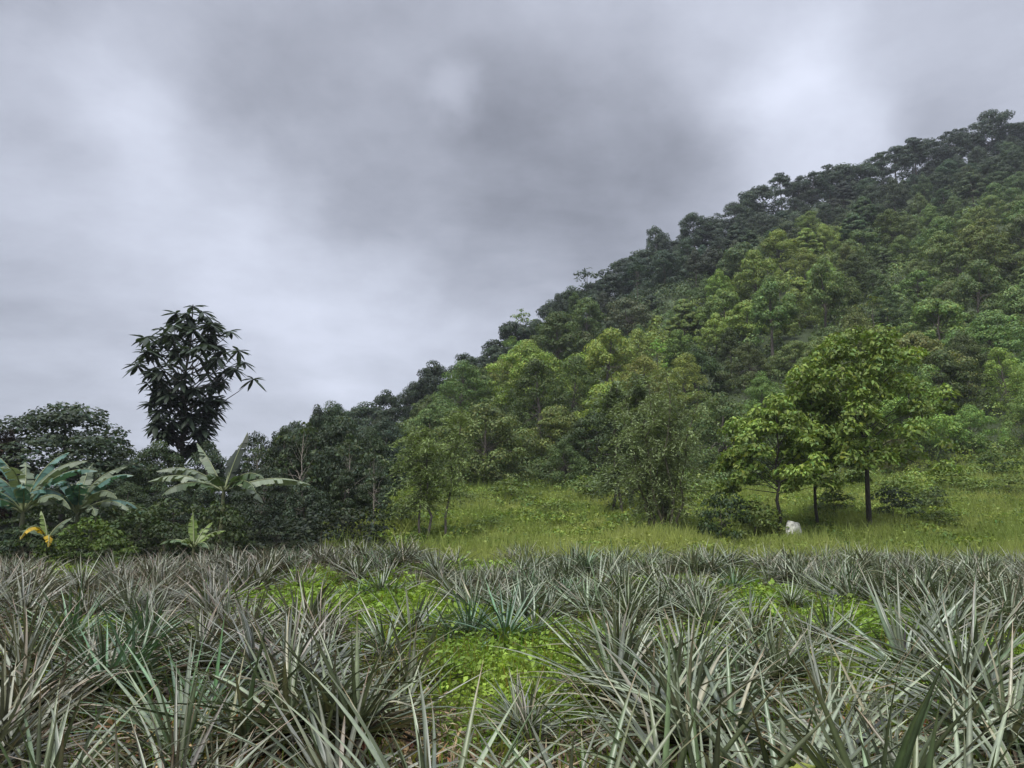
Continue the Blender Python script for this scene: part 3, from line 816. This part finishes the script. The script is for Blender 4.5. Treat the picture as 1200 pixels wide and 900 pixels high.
# ridge line trees against the sky
RP = np.array([a for a, *_ in RIDGE], float); RPY = np.array([b for _, b, *_ in RIDGE], float); RTR = np.array([d for *_, d in RIDGE])
px = 345.0; i = 0
while px < 1330:
    Yr = float(np.interp(px, RP, RY)); top = float(np.interp(px, RP, RPY)) + r.normal() * 7
    Y = Yr + r.uniform(-3, 4)
    t, e = ray(px, top); X = t * Y; zt = CZ + e * Y; zb = tz(X, Y) - 0.3
    h = max(zt - zb, 4.0)
    umb = px > 740 and r.random() < 0.5
    p = RIDGEP[r.integers(4)] if umb else HILLP[(0, 1, 2, 3, 5, 7)[r.integers(6)]]
    ph = 12.0 if umb else 9.5
    s = h / ph
    sxy = s * r.uniform(1.0, 1.45) if umb else s * r.uniform(0.95, 1.45)
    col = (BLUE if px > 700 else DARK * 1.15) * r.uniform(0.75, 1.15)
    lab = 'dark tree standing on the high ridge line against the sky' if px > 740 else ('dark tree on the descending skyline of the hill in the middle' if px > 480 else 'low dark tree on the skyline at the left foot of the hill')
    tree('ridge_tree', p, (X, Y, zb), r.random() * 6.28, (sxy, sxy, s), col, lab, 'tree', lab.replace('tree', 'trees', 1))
    px += (h * 0.42 * r.uniform(0.65, 1.15)) / Y * F * 1.0
    i += 1
# emergent trees one can pick out
def emergent(name, p, ph, px, top, Y, col, lab, wid=1.0, bark=(1, 1, 1)):
    t, e = ray(px, top); X = t * Y; zb = tz(X, Y) - 0.3; h = CZ + e * Y - zb; s = h / ph
    tree(name, p, (X, Y, zb), r.random() * 6.28, (s * wid, s * wid, s), col, lab, bark=bark)
emergent('ridge_tree', SPARSEP[0], 9, 690, 310, 150, BLUE, 'thin see-through tree with round crown on the skyline above the middle', 1.0)
emergent('ridge_tree', SPARSEP[1], 10, 612, 357, 134, MID * 1.2, 'thin pale see-through tree on the skyline left of the dark pointed one', 0.8, (2.2, 2.2, 2.1))
emergent('ridge_tree', HILLP[3], 11, 654, 343, 132, DARK * 0.8, 'dark pointed tree on the skyline between two see-through trees', 0.62)
emergent('ridge_tree', HILLP[0], 9, 508, 424, 108, DARK * 0.8, 'dark bushy tree standing out on the skyline left of centre', 0.95)
emergent('ridge_tree', HILLP[1], 10, 770, 262, 166, BLUE, 'bushy tree on the skyline where the ridge starts to climb steeply', 0.8)
emergent('ridge_tree', RIDGEP[1], 13, 1070, 158, 206, BLUE * 0.9, 'dark tree rising highest left of the gaps in the ridge line', 0.9)

# bushes between the trees, over the whole slope
def undergrowth():
    r = np.random.default_rng(8); mb = MB()
    n = 3000
    t = r.uniform(-0.3, 0.8, n); y0 = np.interp(t, FT, FY); yr = np.interp(t, RT, RY)
    Y = y0 - 9 * r.random(n) ** 3 * (t > 0.05) + (yr + 3 - y0) * r.random(n) ** 0.8; X = t * Y; Z = terrain(X, Y)
    for i in range(n):
        s = (Y[i] - y0[i]) / (yr[i] - y0[i])
        a = r.uniform(0.9, 2.0) * (1 if s < 0.93 else 0.8)
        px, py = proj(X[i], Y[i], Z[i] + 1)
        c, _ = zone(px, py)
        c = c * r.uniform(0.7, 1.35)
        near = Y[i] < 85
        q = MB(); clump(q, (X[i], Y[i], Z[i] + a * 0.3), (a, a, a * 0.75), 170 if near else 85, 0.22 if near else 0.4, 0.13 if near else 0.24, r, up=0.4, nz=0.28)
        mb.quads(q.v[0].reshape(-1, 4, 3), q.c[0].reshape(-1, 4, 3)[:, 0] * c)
    tag(mb.build('undergrowth', M_LEAF), 'leafy undergrowth filling the wooded hillside between the trees', 'undergrowth', kind='stuff')
undergrowth()

# ------------------------------------------------------------------ trees at the far side of the field
def stand(name, proto, ph, px, top, Y, col, lab, wid=1.0, bark=(1, 1, 1), rz=0.0, cat='tree', group=None, wy=None):
    t, e = ray(px, top); X = t * Y; zb = tz(X, Y); s = (CZ + e * Y - zb) / ph
    return tree(name, proto, (X, Y, zb), rz, (s * wid, s * (wy or wid), s), col, lab, cat, group, bark)

# three broad-leaved trees on the right
P1 = broadleaf(401, H=9.9, R=3.7, nclump=92, nleaf=135, L=0.25, W=0.125, base=0.27, flat=0.8, cr=0.72, tr=0.15, droop=0.25, up=0.4, top=0.75, gap=1.2, sd=0.3)
P2 = broadleaf(402, H=7.0, R=2.5, nclump=66, nleaf=130, L=0.25, W=0.125, base=0.36, flat=0.8, cr=0.62, tr=0.11, droop=0.25, up=0.4, gap=1.15, sd=0.28)
P3 = broadleaf(403, H=7.6, R=2.2, nclump=50, nleaf=120, L=0.25, W=0.125, base=0.38, flat=0.8, cr=0.62, tr=0.10, droop=0.25, up=0.4, gap=1.15, sd=0.28)
G1 = np.array([0.155, 0.22, 0.045])
stand('broadleaf_tree', P1, 9.6, 1004, 392, 36, G1 * 0.95, 'largest bright green broadleaf tree in the meadow, right of two smaller ones', 1.0, (0.5, 0.5, 0.48), rz=0.6)
stand('broadleaf_tree', P2, 7.0, 905, 462, 34.5, G1 * 1.1, 'smaller yellow-green broadleaf tree leftmost of three at the meadow', 1.0, (0.5, 0.5, 0.48), rz=2.0)
stand('broadleaf_tree', P3, 7.6, 946, 440, 36.5, G1 * 0.85, 'thin-trunked broadleaf tree between two others by the white boulder', 0.95, (0.5, 0.5, 0.48), rz=4.0)
# feathery multi-stemmed tree and the slender ones
FE = feathery(410, H=7.6, R=2.5, stems=11, n=270, nleaf=70, lw=(0.17, 0.045))
stand('feathery_tree', FE, 7.6, 772, 430, 35, np.array([0.19, 0.24, 0.11]), 'drooping feathery many-stemmed tree at the middle edge of the meadow', 1.0, (0.9, 0.95, 0.7))
FE2 = feathery(411, H=6.0, R=2.3, stems=3, n=150, nleaf=65, sl=1.5, lw=(0.16, 0.045), base=0.34, droop=0.75)
stand('feathery_tree', FE2, 6.0, 508, 468, 33, np.array([0.17, 0.225, 0.08]), 'slender wispy tree with thin trunk at the left end of the meadow', 1.0)
FE3 = feathery(412, H=6.0, R=1.4, stems=4, n=130, nleaf=75, sl=1.2, lw=(0.17, 0.05))
stand('feathery_tree', FE3, 6.0, 725, 425, 44, np.array([0.13, 0.175, 0.085]), 'grey-green wispy tree behind and left of the drooping feathery tree', 1.0)
# bushes by the meadow
BU = [broadleaf(420 + k, H=2.0, R=1.35, nclump=22, nleaf=55, L=0.17, W=0.1, base=0.12, flat=0.6, cr=0.5, tr=0.04) for k in range(3)]
for px, top, Y, c, wid, lab in (
        (842, 578, 33, (0.04, 0.065, 0.022), 0.75, 'dark narrow shrub left of the leftmost broadleaf tree'),
        (885, 590, 34, (0.11, 0.15, 0.04), 1.1, 'pale green low shrub between the dark shrub and the boulder'),
        (1045, 570, 40, (0.035, 0.055, 0.02), 1.1, 'dark shrub painting the shaded recess under the right side of the largest broadleaf tree'),  # shrub put in; its dark leaves stand for the shade of a recess
        (1095, 572, 42, (0.07, 0.1, 0.03), 1.2, 'mid-green shrub right of the largest broadleaf tree'),
        (975, 574, 40, (0.09, 0.13, 0.025), 1.2, 'yellowish shrub behind the trunk of the largest broadleaf tree'),
        (1165, 530, 56, (0.07, 0.11, 0.028), 1.3, 'rounded shrub on the slope near the right edge of the meadow'),
        (470, 590, 36, (0.05, 0.075, 0.024), 1.2, 'dark shrub at the left end of the meadow by the slender tree')):
    stand('shrub', BU[int(px) % 3], 2.0, px, top, Y, c, lab, wid, cat='shrub', rz=px)

for k, (px, Y, hgt) in enumerate(((540, 44, 1.3), (600, 48, 1.6), (655, 41, 1.0), (690, 50, 1.7), (575, 36, 0.8), (1060, 47, 1.5), (1120, 50, 1.7), (1185, 46, 1.4), (1100, 36, 0.9), (830, 46, 1.5))):
    t, _ = ray(px, 600); X = t * Y
    e = tree('shrub', BU[k % 3], (X, Y, tz(X, Y)), k * 1.7, (hgt * 0.75, hgt * 0.75, hgt * 0.5), np.array([0.13, 0.18, 0.04]) * (0.7 + 0.5 * random.random()),
             'low yellow-green shrub standing in the open meadow grass', 'shrub', 'low shrubs in the open meadow grass')
# boulder
def boulder():
    import bmesh
    bm = bmesh.new(); bmesh.ops.create_icosphere(bm, subdivisions=4, radius=0.5)
    from mathutils import noise as mn
    for v in bm.verts:
        p = v.co.copy()
        q = Vector([math.copysign(abs(a * 2) ** 0.72 / 2, a) for a in p])
        d = 0.10 * mn.noise(p * 2.3 + Vector((3, 1, 7))) + 0.035 * mn.noise(p * 7)
        v.co = Vector((q.x * 0.95, q.y * 0.9, q.z * 1.45)) * (1 + d * 2)
    me = bpy.data.meshes.new('boulder'); bm.to_mesh(me); bm.free()
    for p in me.polygons: p.use_smooth = True
    me.materials.append(stone_mat())
    X, Y, _ = at(929, 620, 33.2)
    o = link('boulder', me, None, (X, Y, tz(X, Y) + 0.40), 0.3, 0.66)
    o.rotation_euler = (0.05, 0.12, 0.3)
    tag(o, 'whitish upright boulder in the grass beside two thin dark trunks', 'boulder')
boulder()

# ------------------------------------------------------------------ left side
HT = at(222, 360, 44)[2] - tz(*at(222, 360, 44)[:2])
sc44 = 44 / F
def hz(py): return at(222, py, 44)[2] - tz(*at(222, 360, 44)[:2])
prof = [(hz(362), 0.4, 0.4), (hz(385), 22 * sc44, 32 * sc44), (hz(408), 46 * sc44, 50 * sc44), (hz(430), 50 * sc44, 74 * sc44),
        (hz(452), 44 * sc44, 70 * sc44), (hz(472), 36 * sc44, 42 * sc44), (hz(495), 32 * sc44, 32 * sc44), (hz(530), 20 * sc44, 24 * sc44)]
RO = rosette_tree(433, HT, prof, L=0.88)
X, Y, _ = at(224, 360, 44)
tree('tall_tree', RO, (X, Y, tz(X, Y)), 0.0, (0.98, 0.98, 1.04), (0.034, 0.05, 0.03), 'tall dark tree with star-like leaf tufts rising alone on the left')

DL = [broadleaf(440 + k, H=7.5, R=3.0, nclump=70, nleaf=170, L=[0.22, 0.26, 0.19][k], W=[0.12, 0.11, 0.12][k], base=0.05, cr=[1.0, 0.85, 0.9][k], flat=[0.6, 0.8, 0.7][k], gap=[0.85, 1.1, 1.0][k], up=0.4, sd=0.25, nz=0.35) for k in range(3)]
DC = np.array([0.038, 0.055, 0.030])
stand('broadleaf_tree', DL[0], 7.5, 84, 468, 40, DC * 1.25, 'dark rounded tree behind the banana plants at the left', 1.5, rz=1.0)
stand('broadleaf_tree', DL[1], 7.5, 5, 505, 38, np.array([0.05, 0.035, 0.026]), 'reddish-tinged dark tree at the left edge', 0.8, rz=2.0)
stand('broadleaf_tree', DL[2], 7.5, 150, 520, 46, DC, 'low dark tree below and left of the tall tree', 0.95, rz=0.2)
TH = [(190, 512, 41, 0.9), (245, 520, 42, 0.9), (300, 505, 44, 0.9), (340, 495, 40, 0.85), (372, 475, 46, 0.75), (405, 482, 41, 0.85), (435, 505, 44, 0.8),
      (310, 545, 34, 1.0), (360, 560, 33, 1.0), (405, 550, 33.5, 1.0), (200, 570, 33, 1.0), (440, 545, 40, 0.9), (150, 565, 34, 1.0), (120, 545, 36, 1.0), (30, 560, 34, 1.1)]
for k, (px, top, Y, wd_) in enumerate(TH):
    near = Y < 37
    lab = 'dark bushy tree low in the thicket behind the far pineapple rows' if near else 'dark tree in the back row of the thicket right of the tall tree'
    if not near and px < 260: lab = 'dark tree directly beneath the crown of the tall tree'
    stand('thicket_tree', (DL + HILLP[1:2] + HILLP[6:7])[k % 5], (7.5, 7.5, 7.5, 10, 12)[k % 5], px, top, Y, (DC * 1.25 if k % 3 else np.array([0.045, 0.068, 0.028])) * (0.7 + 0.6 * random.random()), lab, wd_ * (1.15 if near else 0.85), (1.6, 1.55, 1.6), rz=k * 1.3, group=lab.replace('tree', 'trees', 1))

for k, (px, top, Y) in enumerate(((352, 488, 37), (412, 500, 36), (442, 520, 35), (305, 512, 38))):
    lab = ('thin pale-stemmed tree reaching above the thicket, nearest the young banana plant' if px == 305 else 'thin pale-stemmed tree standing in the dark thicket left of the meadow')
    stand('thin_tree', SPARSEP[k % 2], (9, 10)[k % 2], px, top, Y, np.array([0.06, 0.085, 0.04]), lab, 0.8, (3.0, 3.0, 3.0), rz=k, group=None if px == 305 else 'thin pale-stemmed trees in the thicket')
for k in range(28):
    px = -420 + k * 31 + random.gauss(0, 6)
    lab = 'distant dark tree glimpsed low behind the thicket at the left'
    stand('distant_tree', DL[k % 3], 7.5, px, 552 - 10 * random.random(), 62 + 8 * random.random(), DC * 1.1, lab, 1.1, rz=k * 0.9, group='distant dark trees behind the thicket')
# banana plants
def banana(name, loc, leaves, H, col, lab, seed, stem_r=0.12, W=0.5):
    """leaves: (azimuth, elevation, length, bend, tint)"""
    r = np.random.default_rng(seed)
    e = empty(name, loc)
    tb = MB()
    P = branch_pts((0, 0, -0.3), (r.normal() * 0.05, r.normal() * 0.05, H), 0, r, 8, 0.01)
    tb.tube(P, np.linspace(stem_r, stem_r * 0.5, 8), (0.13, 0.14, 0.07), n=10)
    tb.build('pseudostem', M_BANANA, e)
    top = P[-1]
    for (az, el, ln, bend, tint_) in leaves:
        mb = MB(); n = 30
        u = np.linspace(0, 1, n + 1); ang = el - bend * u ** 1.4
        hor = np.array([math.cos(az), math.sin(az), 0.0]); up = np.array([0, 0, 1.0])
        seg = (np.cos(ang)[:, None] * hor + np.sin(ang)[:, None] * up) * (ln / n)
        path = top - np.array([0, 0, 0.15]) + np.concatenate([np.zeros((1, 3)), np.cumsum(seg[:-1], 0)])
        side = np.array([-math.sin(az), math.cos(az), 0.0]); nor = np.cross(unit(seg), side)
        mb.tube(path, np.linspace(0.035, 0.006, n + 1), np.array((0.22, 0.25, 0.12)), n=5)
        pet = 0.16
        for sg in (1, -1):
            dr = 0.45
            for i in range(n):
                if u[i] < pet: continue
                if r.random() < 0.45: dr = 0.25 + r.uniform(-0.2, 1.2) * (0.45 + 0.6 * u[i])
                v0 = (u[i] - pet) / (1 - pet); v1 = (u[i + 1] - pet) / (1 - pet)
                w0 = W * 0.5 * math.sin(PI * min(0.06 + v0 * 0.94, 1) ** 0.75) ** 0.7; w1 = W * 0.5 * max(math.sin(PI * min(0.06 + v1 * 0.94, 1) ** 0.75), 0.0) ** 0.7
                d = side * sg * math.cos(dr) + abs(1) * (nor[i] if nor[i][2] < 0 else -nor[i]) * math.sin(dr) + unit(seg[i]) * 0.35
                sl = r.uniform(0.72, 0.9) if r.random() < 0.5 else 1.0
                a, b = path[i], path[i + 1]
                q = np.array([[a, b, b + d * w1 * sl, a + d * w0]])
                c = np.array(tint_) * r.uniform(0.85, 1.15)
                mb.quads(q, [c])
        lf = mb.build('leaf', M_BANANA, e)
        lf.color = (*col, 1)
    tag(e, lab, 'banana plant')
    return e
BG = np.array((0.06, 0.095, 0.04)); BP = np.array((0.17, 0.21, 0.13)); BT = np.array((0.07, 0.15, 0.115)); BY = np.array((0.5, 0.34, 0.02)); BL = np.array((0.14, 0.2, 0.045)); BD = np.array((0.028, 0.038, 0.022))
X, Y, _ = at(263, 560, 28.5)
banana('banana_plant', (X, Y, tz(X, Y)),
       [(3.05, 0.52, 3.1, 1.0, BP), (0.08, 0.42, 3.2, 0.85, BP), (2.7, 1.0, 2.4, 0.3, BP * 0.9), (0.9, 1.3, 2.4, 0.2, BD), (1.5, 1.2, 2.2, 0.5, BD), (-0.6, 0.7, 2.4, 1.3, BG), (3.5, 0.8, 2.6, 1.3, BP * 0.8),
        (3.6, 0.5, 2.3, 1.5, BG), (5.6, 0.55, 2.2, 1.4, BG), (-0.35, 0.35, 2.0, 1.5, BP * 0.9), (2.2, 0.5, 2.0, 1.3, BG), (4.6, 0.9, 1.6, 1.4, BG)], 2.55, (1, 1, 1),
       'banana plant with long pale arching leaves below the tall tree', 500, W=0.62)
X, Y, _ = at(30, 590, 27)
banana('banana_plant', (X, Y, tz(X, Y)),
       [(a, min(el + 0.25, 1.4), ln * 1.3, b * 1.1, (BT if i % 3 else BP * 0.9)) for i, (a, el, ln, b) in enumerate([(0.3, 1.1, 2.2, 1.3), (3.0, 0.9, 2.2, 1.5), (1.2, 1.25, 2.2, 1.0), (2.2, 1.2, 2.0, 1.2), (3.9, 0.7, 2.0, 1.7), (5.2, 0.8, 1.9, 1.6), (5.9, 0.5, 2.0, 1.6), (4.5, 0.4, 1.8, 1.5), (3.4, 0.3, 1.8, 1.4), (0.7, 0.5, 1.9, 1.6), (0.0, 0.85, 2.4, 1.3), (2.6, 0.6, 2.3, 1.5), (4.9, 1.0, 2.2, 1.5), (3.2, 1.2, 2.3, 1.1)])],
       1.85, (1, 1, 1), 'bluish-green banana plant with ragged hanging leaves at the left edge', 501, W=0.6)
X, Y, _ = at(92, 590, 28)
banana('banana_plant', (X, Y, tz(X, Y)),
       [(a, min(el + 0.25, 1.4), ln * 1.25, b * 1.1, (BP * 0.85 if i % 2 else BT)) for i, (a, el, ln, b) in enumerate([(0.0, 1.0, 2.1, 1.4), (0.5, 1.2, 2.0, 1.2), (2.8, 1.0, 2.1, 1.5), (5.8, 0.7, 2.0, 1.6), (5.2, 0.9, 1.9, 1.5), (1.8, 1.3, 1.9, 0.9), (4.2, 0.8, 1.8, 1.6), (6.1, 0.4, 1.9, 1.4), (0.2, 0.5, 2.0, 1.7), (2.3, 0.9, 2.0, 1.6), (3.3, 0.6, 2.0, 1.6), (5.5, 0.3, 1.7, 1.3), (4.8, 1.0, 2.0, 1.8)])],
       1.7, (1, 1, 1), 'pale-leaved banana plant right of the bluish-green one at the left edge', 502, W=0.55)
X, Y, _ = at(57, 630, 25.5)
banana('banana_plant', (X, Y, tz(X, Y)),
       [(4.7, 0.9, 1.7, 2.2, BY), (5.3, 0.6, 1.2, 2.0, BY * 0.8), (0.6, 1.2, 1.0, 0.9, BG), (2.6, 1.3, 1.1, 0.6, BL), (3.6, 0.9, 0.9, 1.4, BG)], 1.0, (1, 1, 1),
       'small banana plant with hanging yellow leaves at the left', 503, 0.07, W=0.32)
X, Y, _ = at(229, 620, 26.5)
banana('banana_plant', (X, Y, tz(X, Y)),
       [(2.2, 1.3, 1.3, 0.2, BL * 1.1), (0.2, 0.95, 1.2, 1.1, BL), (3.3, 0.7, 1.2, 1.5, BG * 1.3), (4.7, 0.8, 1.1, 1.5, BL * 0.8), (5.6, 0.6, 1.1, 1.6, BG), (1.2, 1.1, 1.2, 0.7, BL)], 0.8, (1, 1, 1),
       'young bright green banana plant with an upright leaf, below the big banana plant', 504, 0.07, W=0.34)
# bushes on the left
for px, top, Y, c, wid, lab in (
        (108, 610, 26, (0.085, 0.13, 0.022), 1.15, 'bright yellow-green bush below the pale-leaved banana plant'),
        (82, 626, 25.5, (0.06, 0.095, 0.02), 1.0, 'low green bush next to the yellow banana leaf'),
        (165, 600, 27.5, (0.05, 0.075, 0.024), 1.25, 'rounded dull green bush left of the young banana plant'),
        (195, 615, 27, (0.04, 0.06, 0.02), 1.1, 'dark low bush against the foot of the young banana plant'),
        (280, 610, 29, (0.035, 0.05, 0.02), 1.1, 'dark bush below the right leaf of the big banana plant'),
        (325, 605, 29, (0.03, 0.043, 0.022), 1.2, 'blackish bush right of the big banana plant'),
        (375, 600, 29, (0.03, 0.042, 0.024), 1.2, 'blackish bush behind the raised pineapple bed'),
        (425, 595, 30, (0.032, 0.045, 0.02), 1.2, 'dark bush at the right end of the thicket'),
        (60, 590, 28.5, (0.05, 0.075, 0.026), 1.0, 'olive bush between the two banana plants at the left edge'),
        (140, 588, 29, (0.055, 0.08, 0.028), 1.1, 'tall olive bush right of the pale-leaved banana plant'),
        (205, 585, 30, (0.06, 0.085, 0.03), 1.1, 'tall olive bush behind the young banana plant'),
        (258, 592, 27.4, (0.055, 0.08, 0.026), 0.75, 'green bush hiding the foot of the big banana plant'),
        (40, 612, 26, (0.04, 0.065, 0.024), 1.1, 'dark green bush in front of the bluish-green banana plant'),
        (130, 628, 25.2, (0.075, 0.115, 0.024), 1.0, 'fresh green low bush at the field edge right of the yellow-green one'),
        (15, 620, 27, (0.03, 0.05, 0.03), 1.2, 'dark bush under the bluish-green banana plant')):
    stand('bush', BU[int(px) % 3], 2.0, px, top, Y, c, lab, wid, cat='bush', rz=px)

# broadleaf weed in the lower right corner
def broad_weed():
    r = np.random.default_rng(12); mb = MB()
    X, Y = 1.17, 3.55
    for i in range(26):
        a = r.random() * 6.28; d = r.uniform(0.02, 0.17)
        p = np.array([[X + math.cos(a) * d, Y + math.sin(a) * d, tz(X, Y) + 0.45 + r.uniform(-0.12, 0.1)]])
        c = np.array([0.28, 0.32, 0.06]) * r.uniform(0.7, 1.2)
        tg = np.array([[math.cos(a), math.sin(a), -0.2]])
        mb.quads(leaf_quads(p, np.array([[0, 0, 1.0]]) + r.normal(size=(1, 3)) * 0.25, r.uniform(0.09, 0.15), 0.06, tang=tg, r=r), [c])
        b = np.array([X, Y, tz(X, Y)])
        mb.tube(branch_pts(b, p[0], 0.03, r, 5), np.linspace(0.004, 0.002, 5), (0.1, 0.13, 0.04), n=4)
    tag(mb.build('broadleaf_weed', M_BLADE), 'yellow-green broadleaf weed between pineapple leaves near the lower right', 'weed')
broad_weed()

# ------------------------------------------------------------------ air
HAZE = 0.00026
if HAZE > 0:
    mb = MB(); a, b, z0, z1 = 1520, 1520, -8.0, 150.0
    v = [(-a, -b, z0), (a, -b, z0), (a, b, z0), (-a, b, z0), (-a, -b, z1), (a, -b, z1), (a, b, z1), (-a, b, z1)]
    f = [(3, 2, 1, 0), (4, 5, 6, 7), (0, 1, 5, 4), (1, 2, 6, 5), (2, 3, 7, 6), (3, 0, 4, 7)]
    m, nt, N, L = new_mat('haze')
    out = N.new('ShaderNodeOutputMaterial'); pv_ = N.new('ShaderNodeVolumePrincipled')
    pv_.inputs['Color'].default_value = (0.82, 0.87, 0.97, 1); pv_.inputs['Density'].default_value = HAZE
    L.new(pv_.outputs[0], out.inputs['Volume'])
    mb.grid(v, f, (1, 1, 1))
    o = mb.build('haze', m, smooth=False); tag(o, kind='stuff')

# ------------------------------------------------------------------ render settings
sc.render.engine = 'CYCLES'
cy = sc.cycles
cy.max_bounces = 5; cy.diffuse_bounces = 3; cy.glossy_bounces = 2; cy.transmission_bounces = 3; cy.volume_bounces = 0; cy.transparent_max_bounces = 4
cy.use_denoising = True
try: cy.denoiser = 'OPENIMAGEDENOISE'
except Exception: pass
cy.use_adaptive_sampling = True; cy.adaptive_threshold = 0.01
vs = sc.view_settings
vs.view_transform = 'Standard'; vs.look = 'None'; vs.exposure = 1.2; vs.gamma = 1.0; vs.use_curve_mapping = False
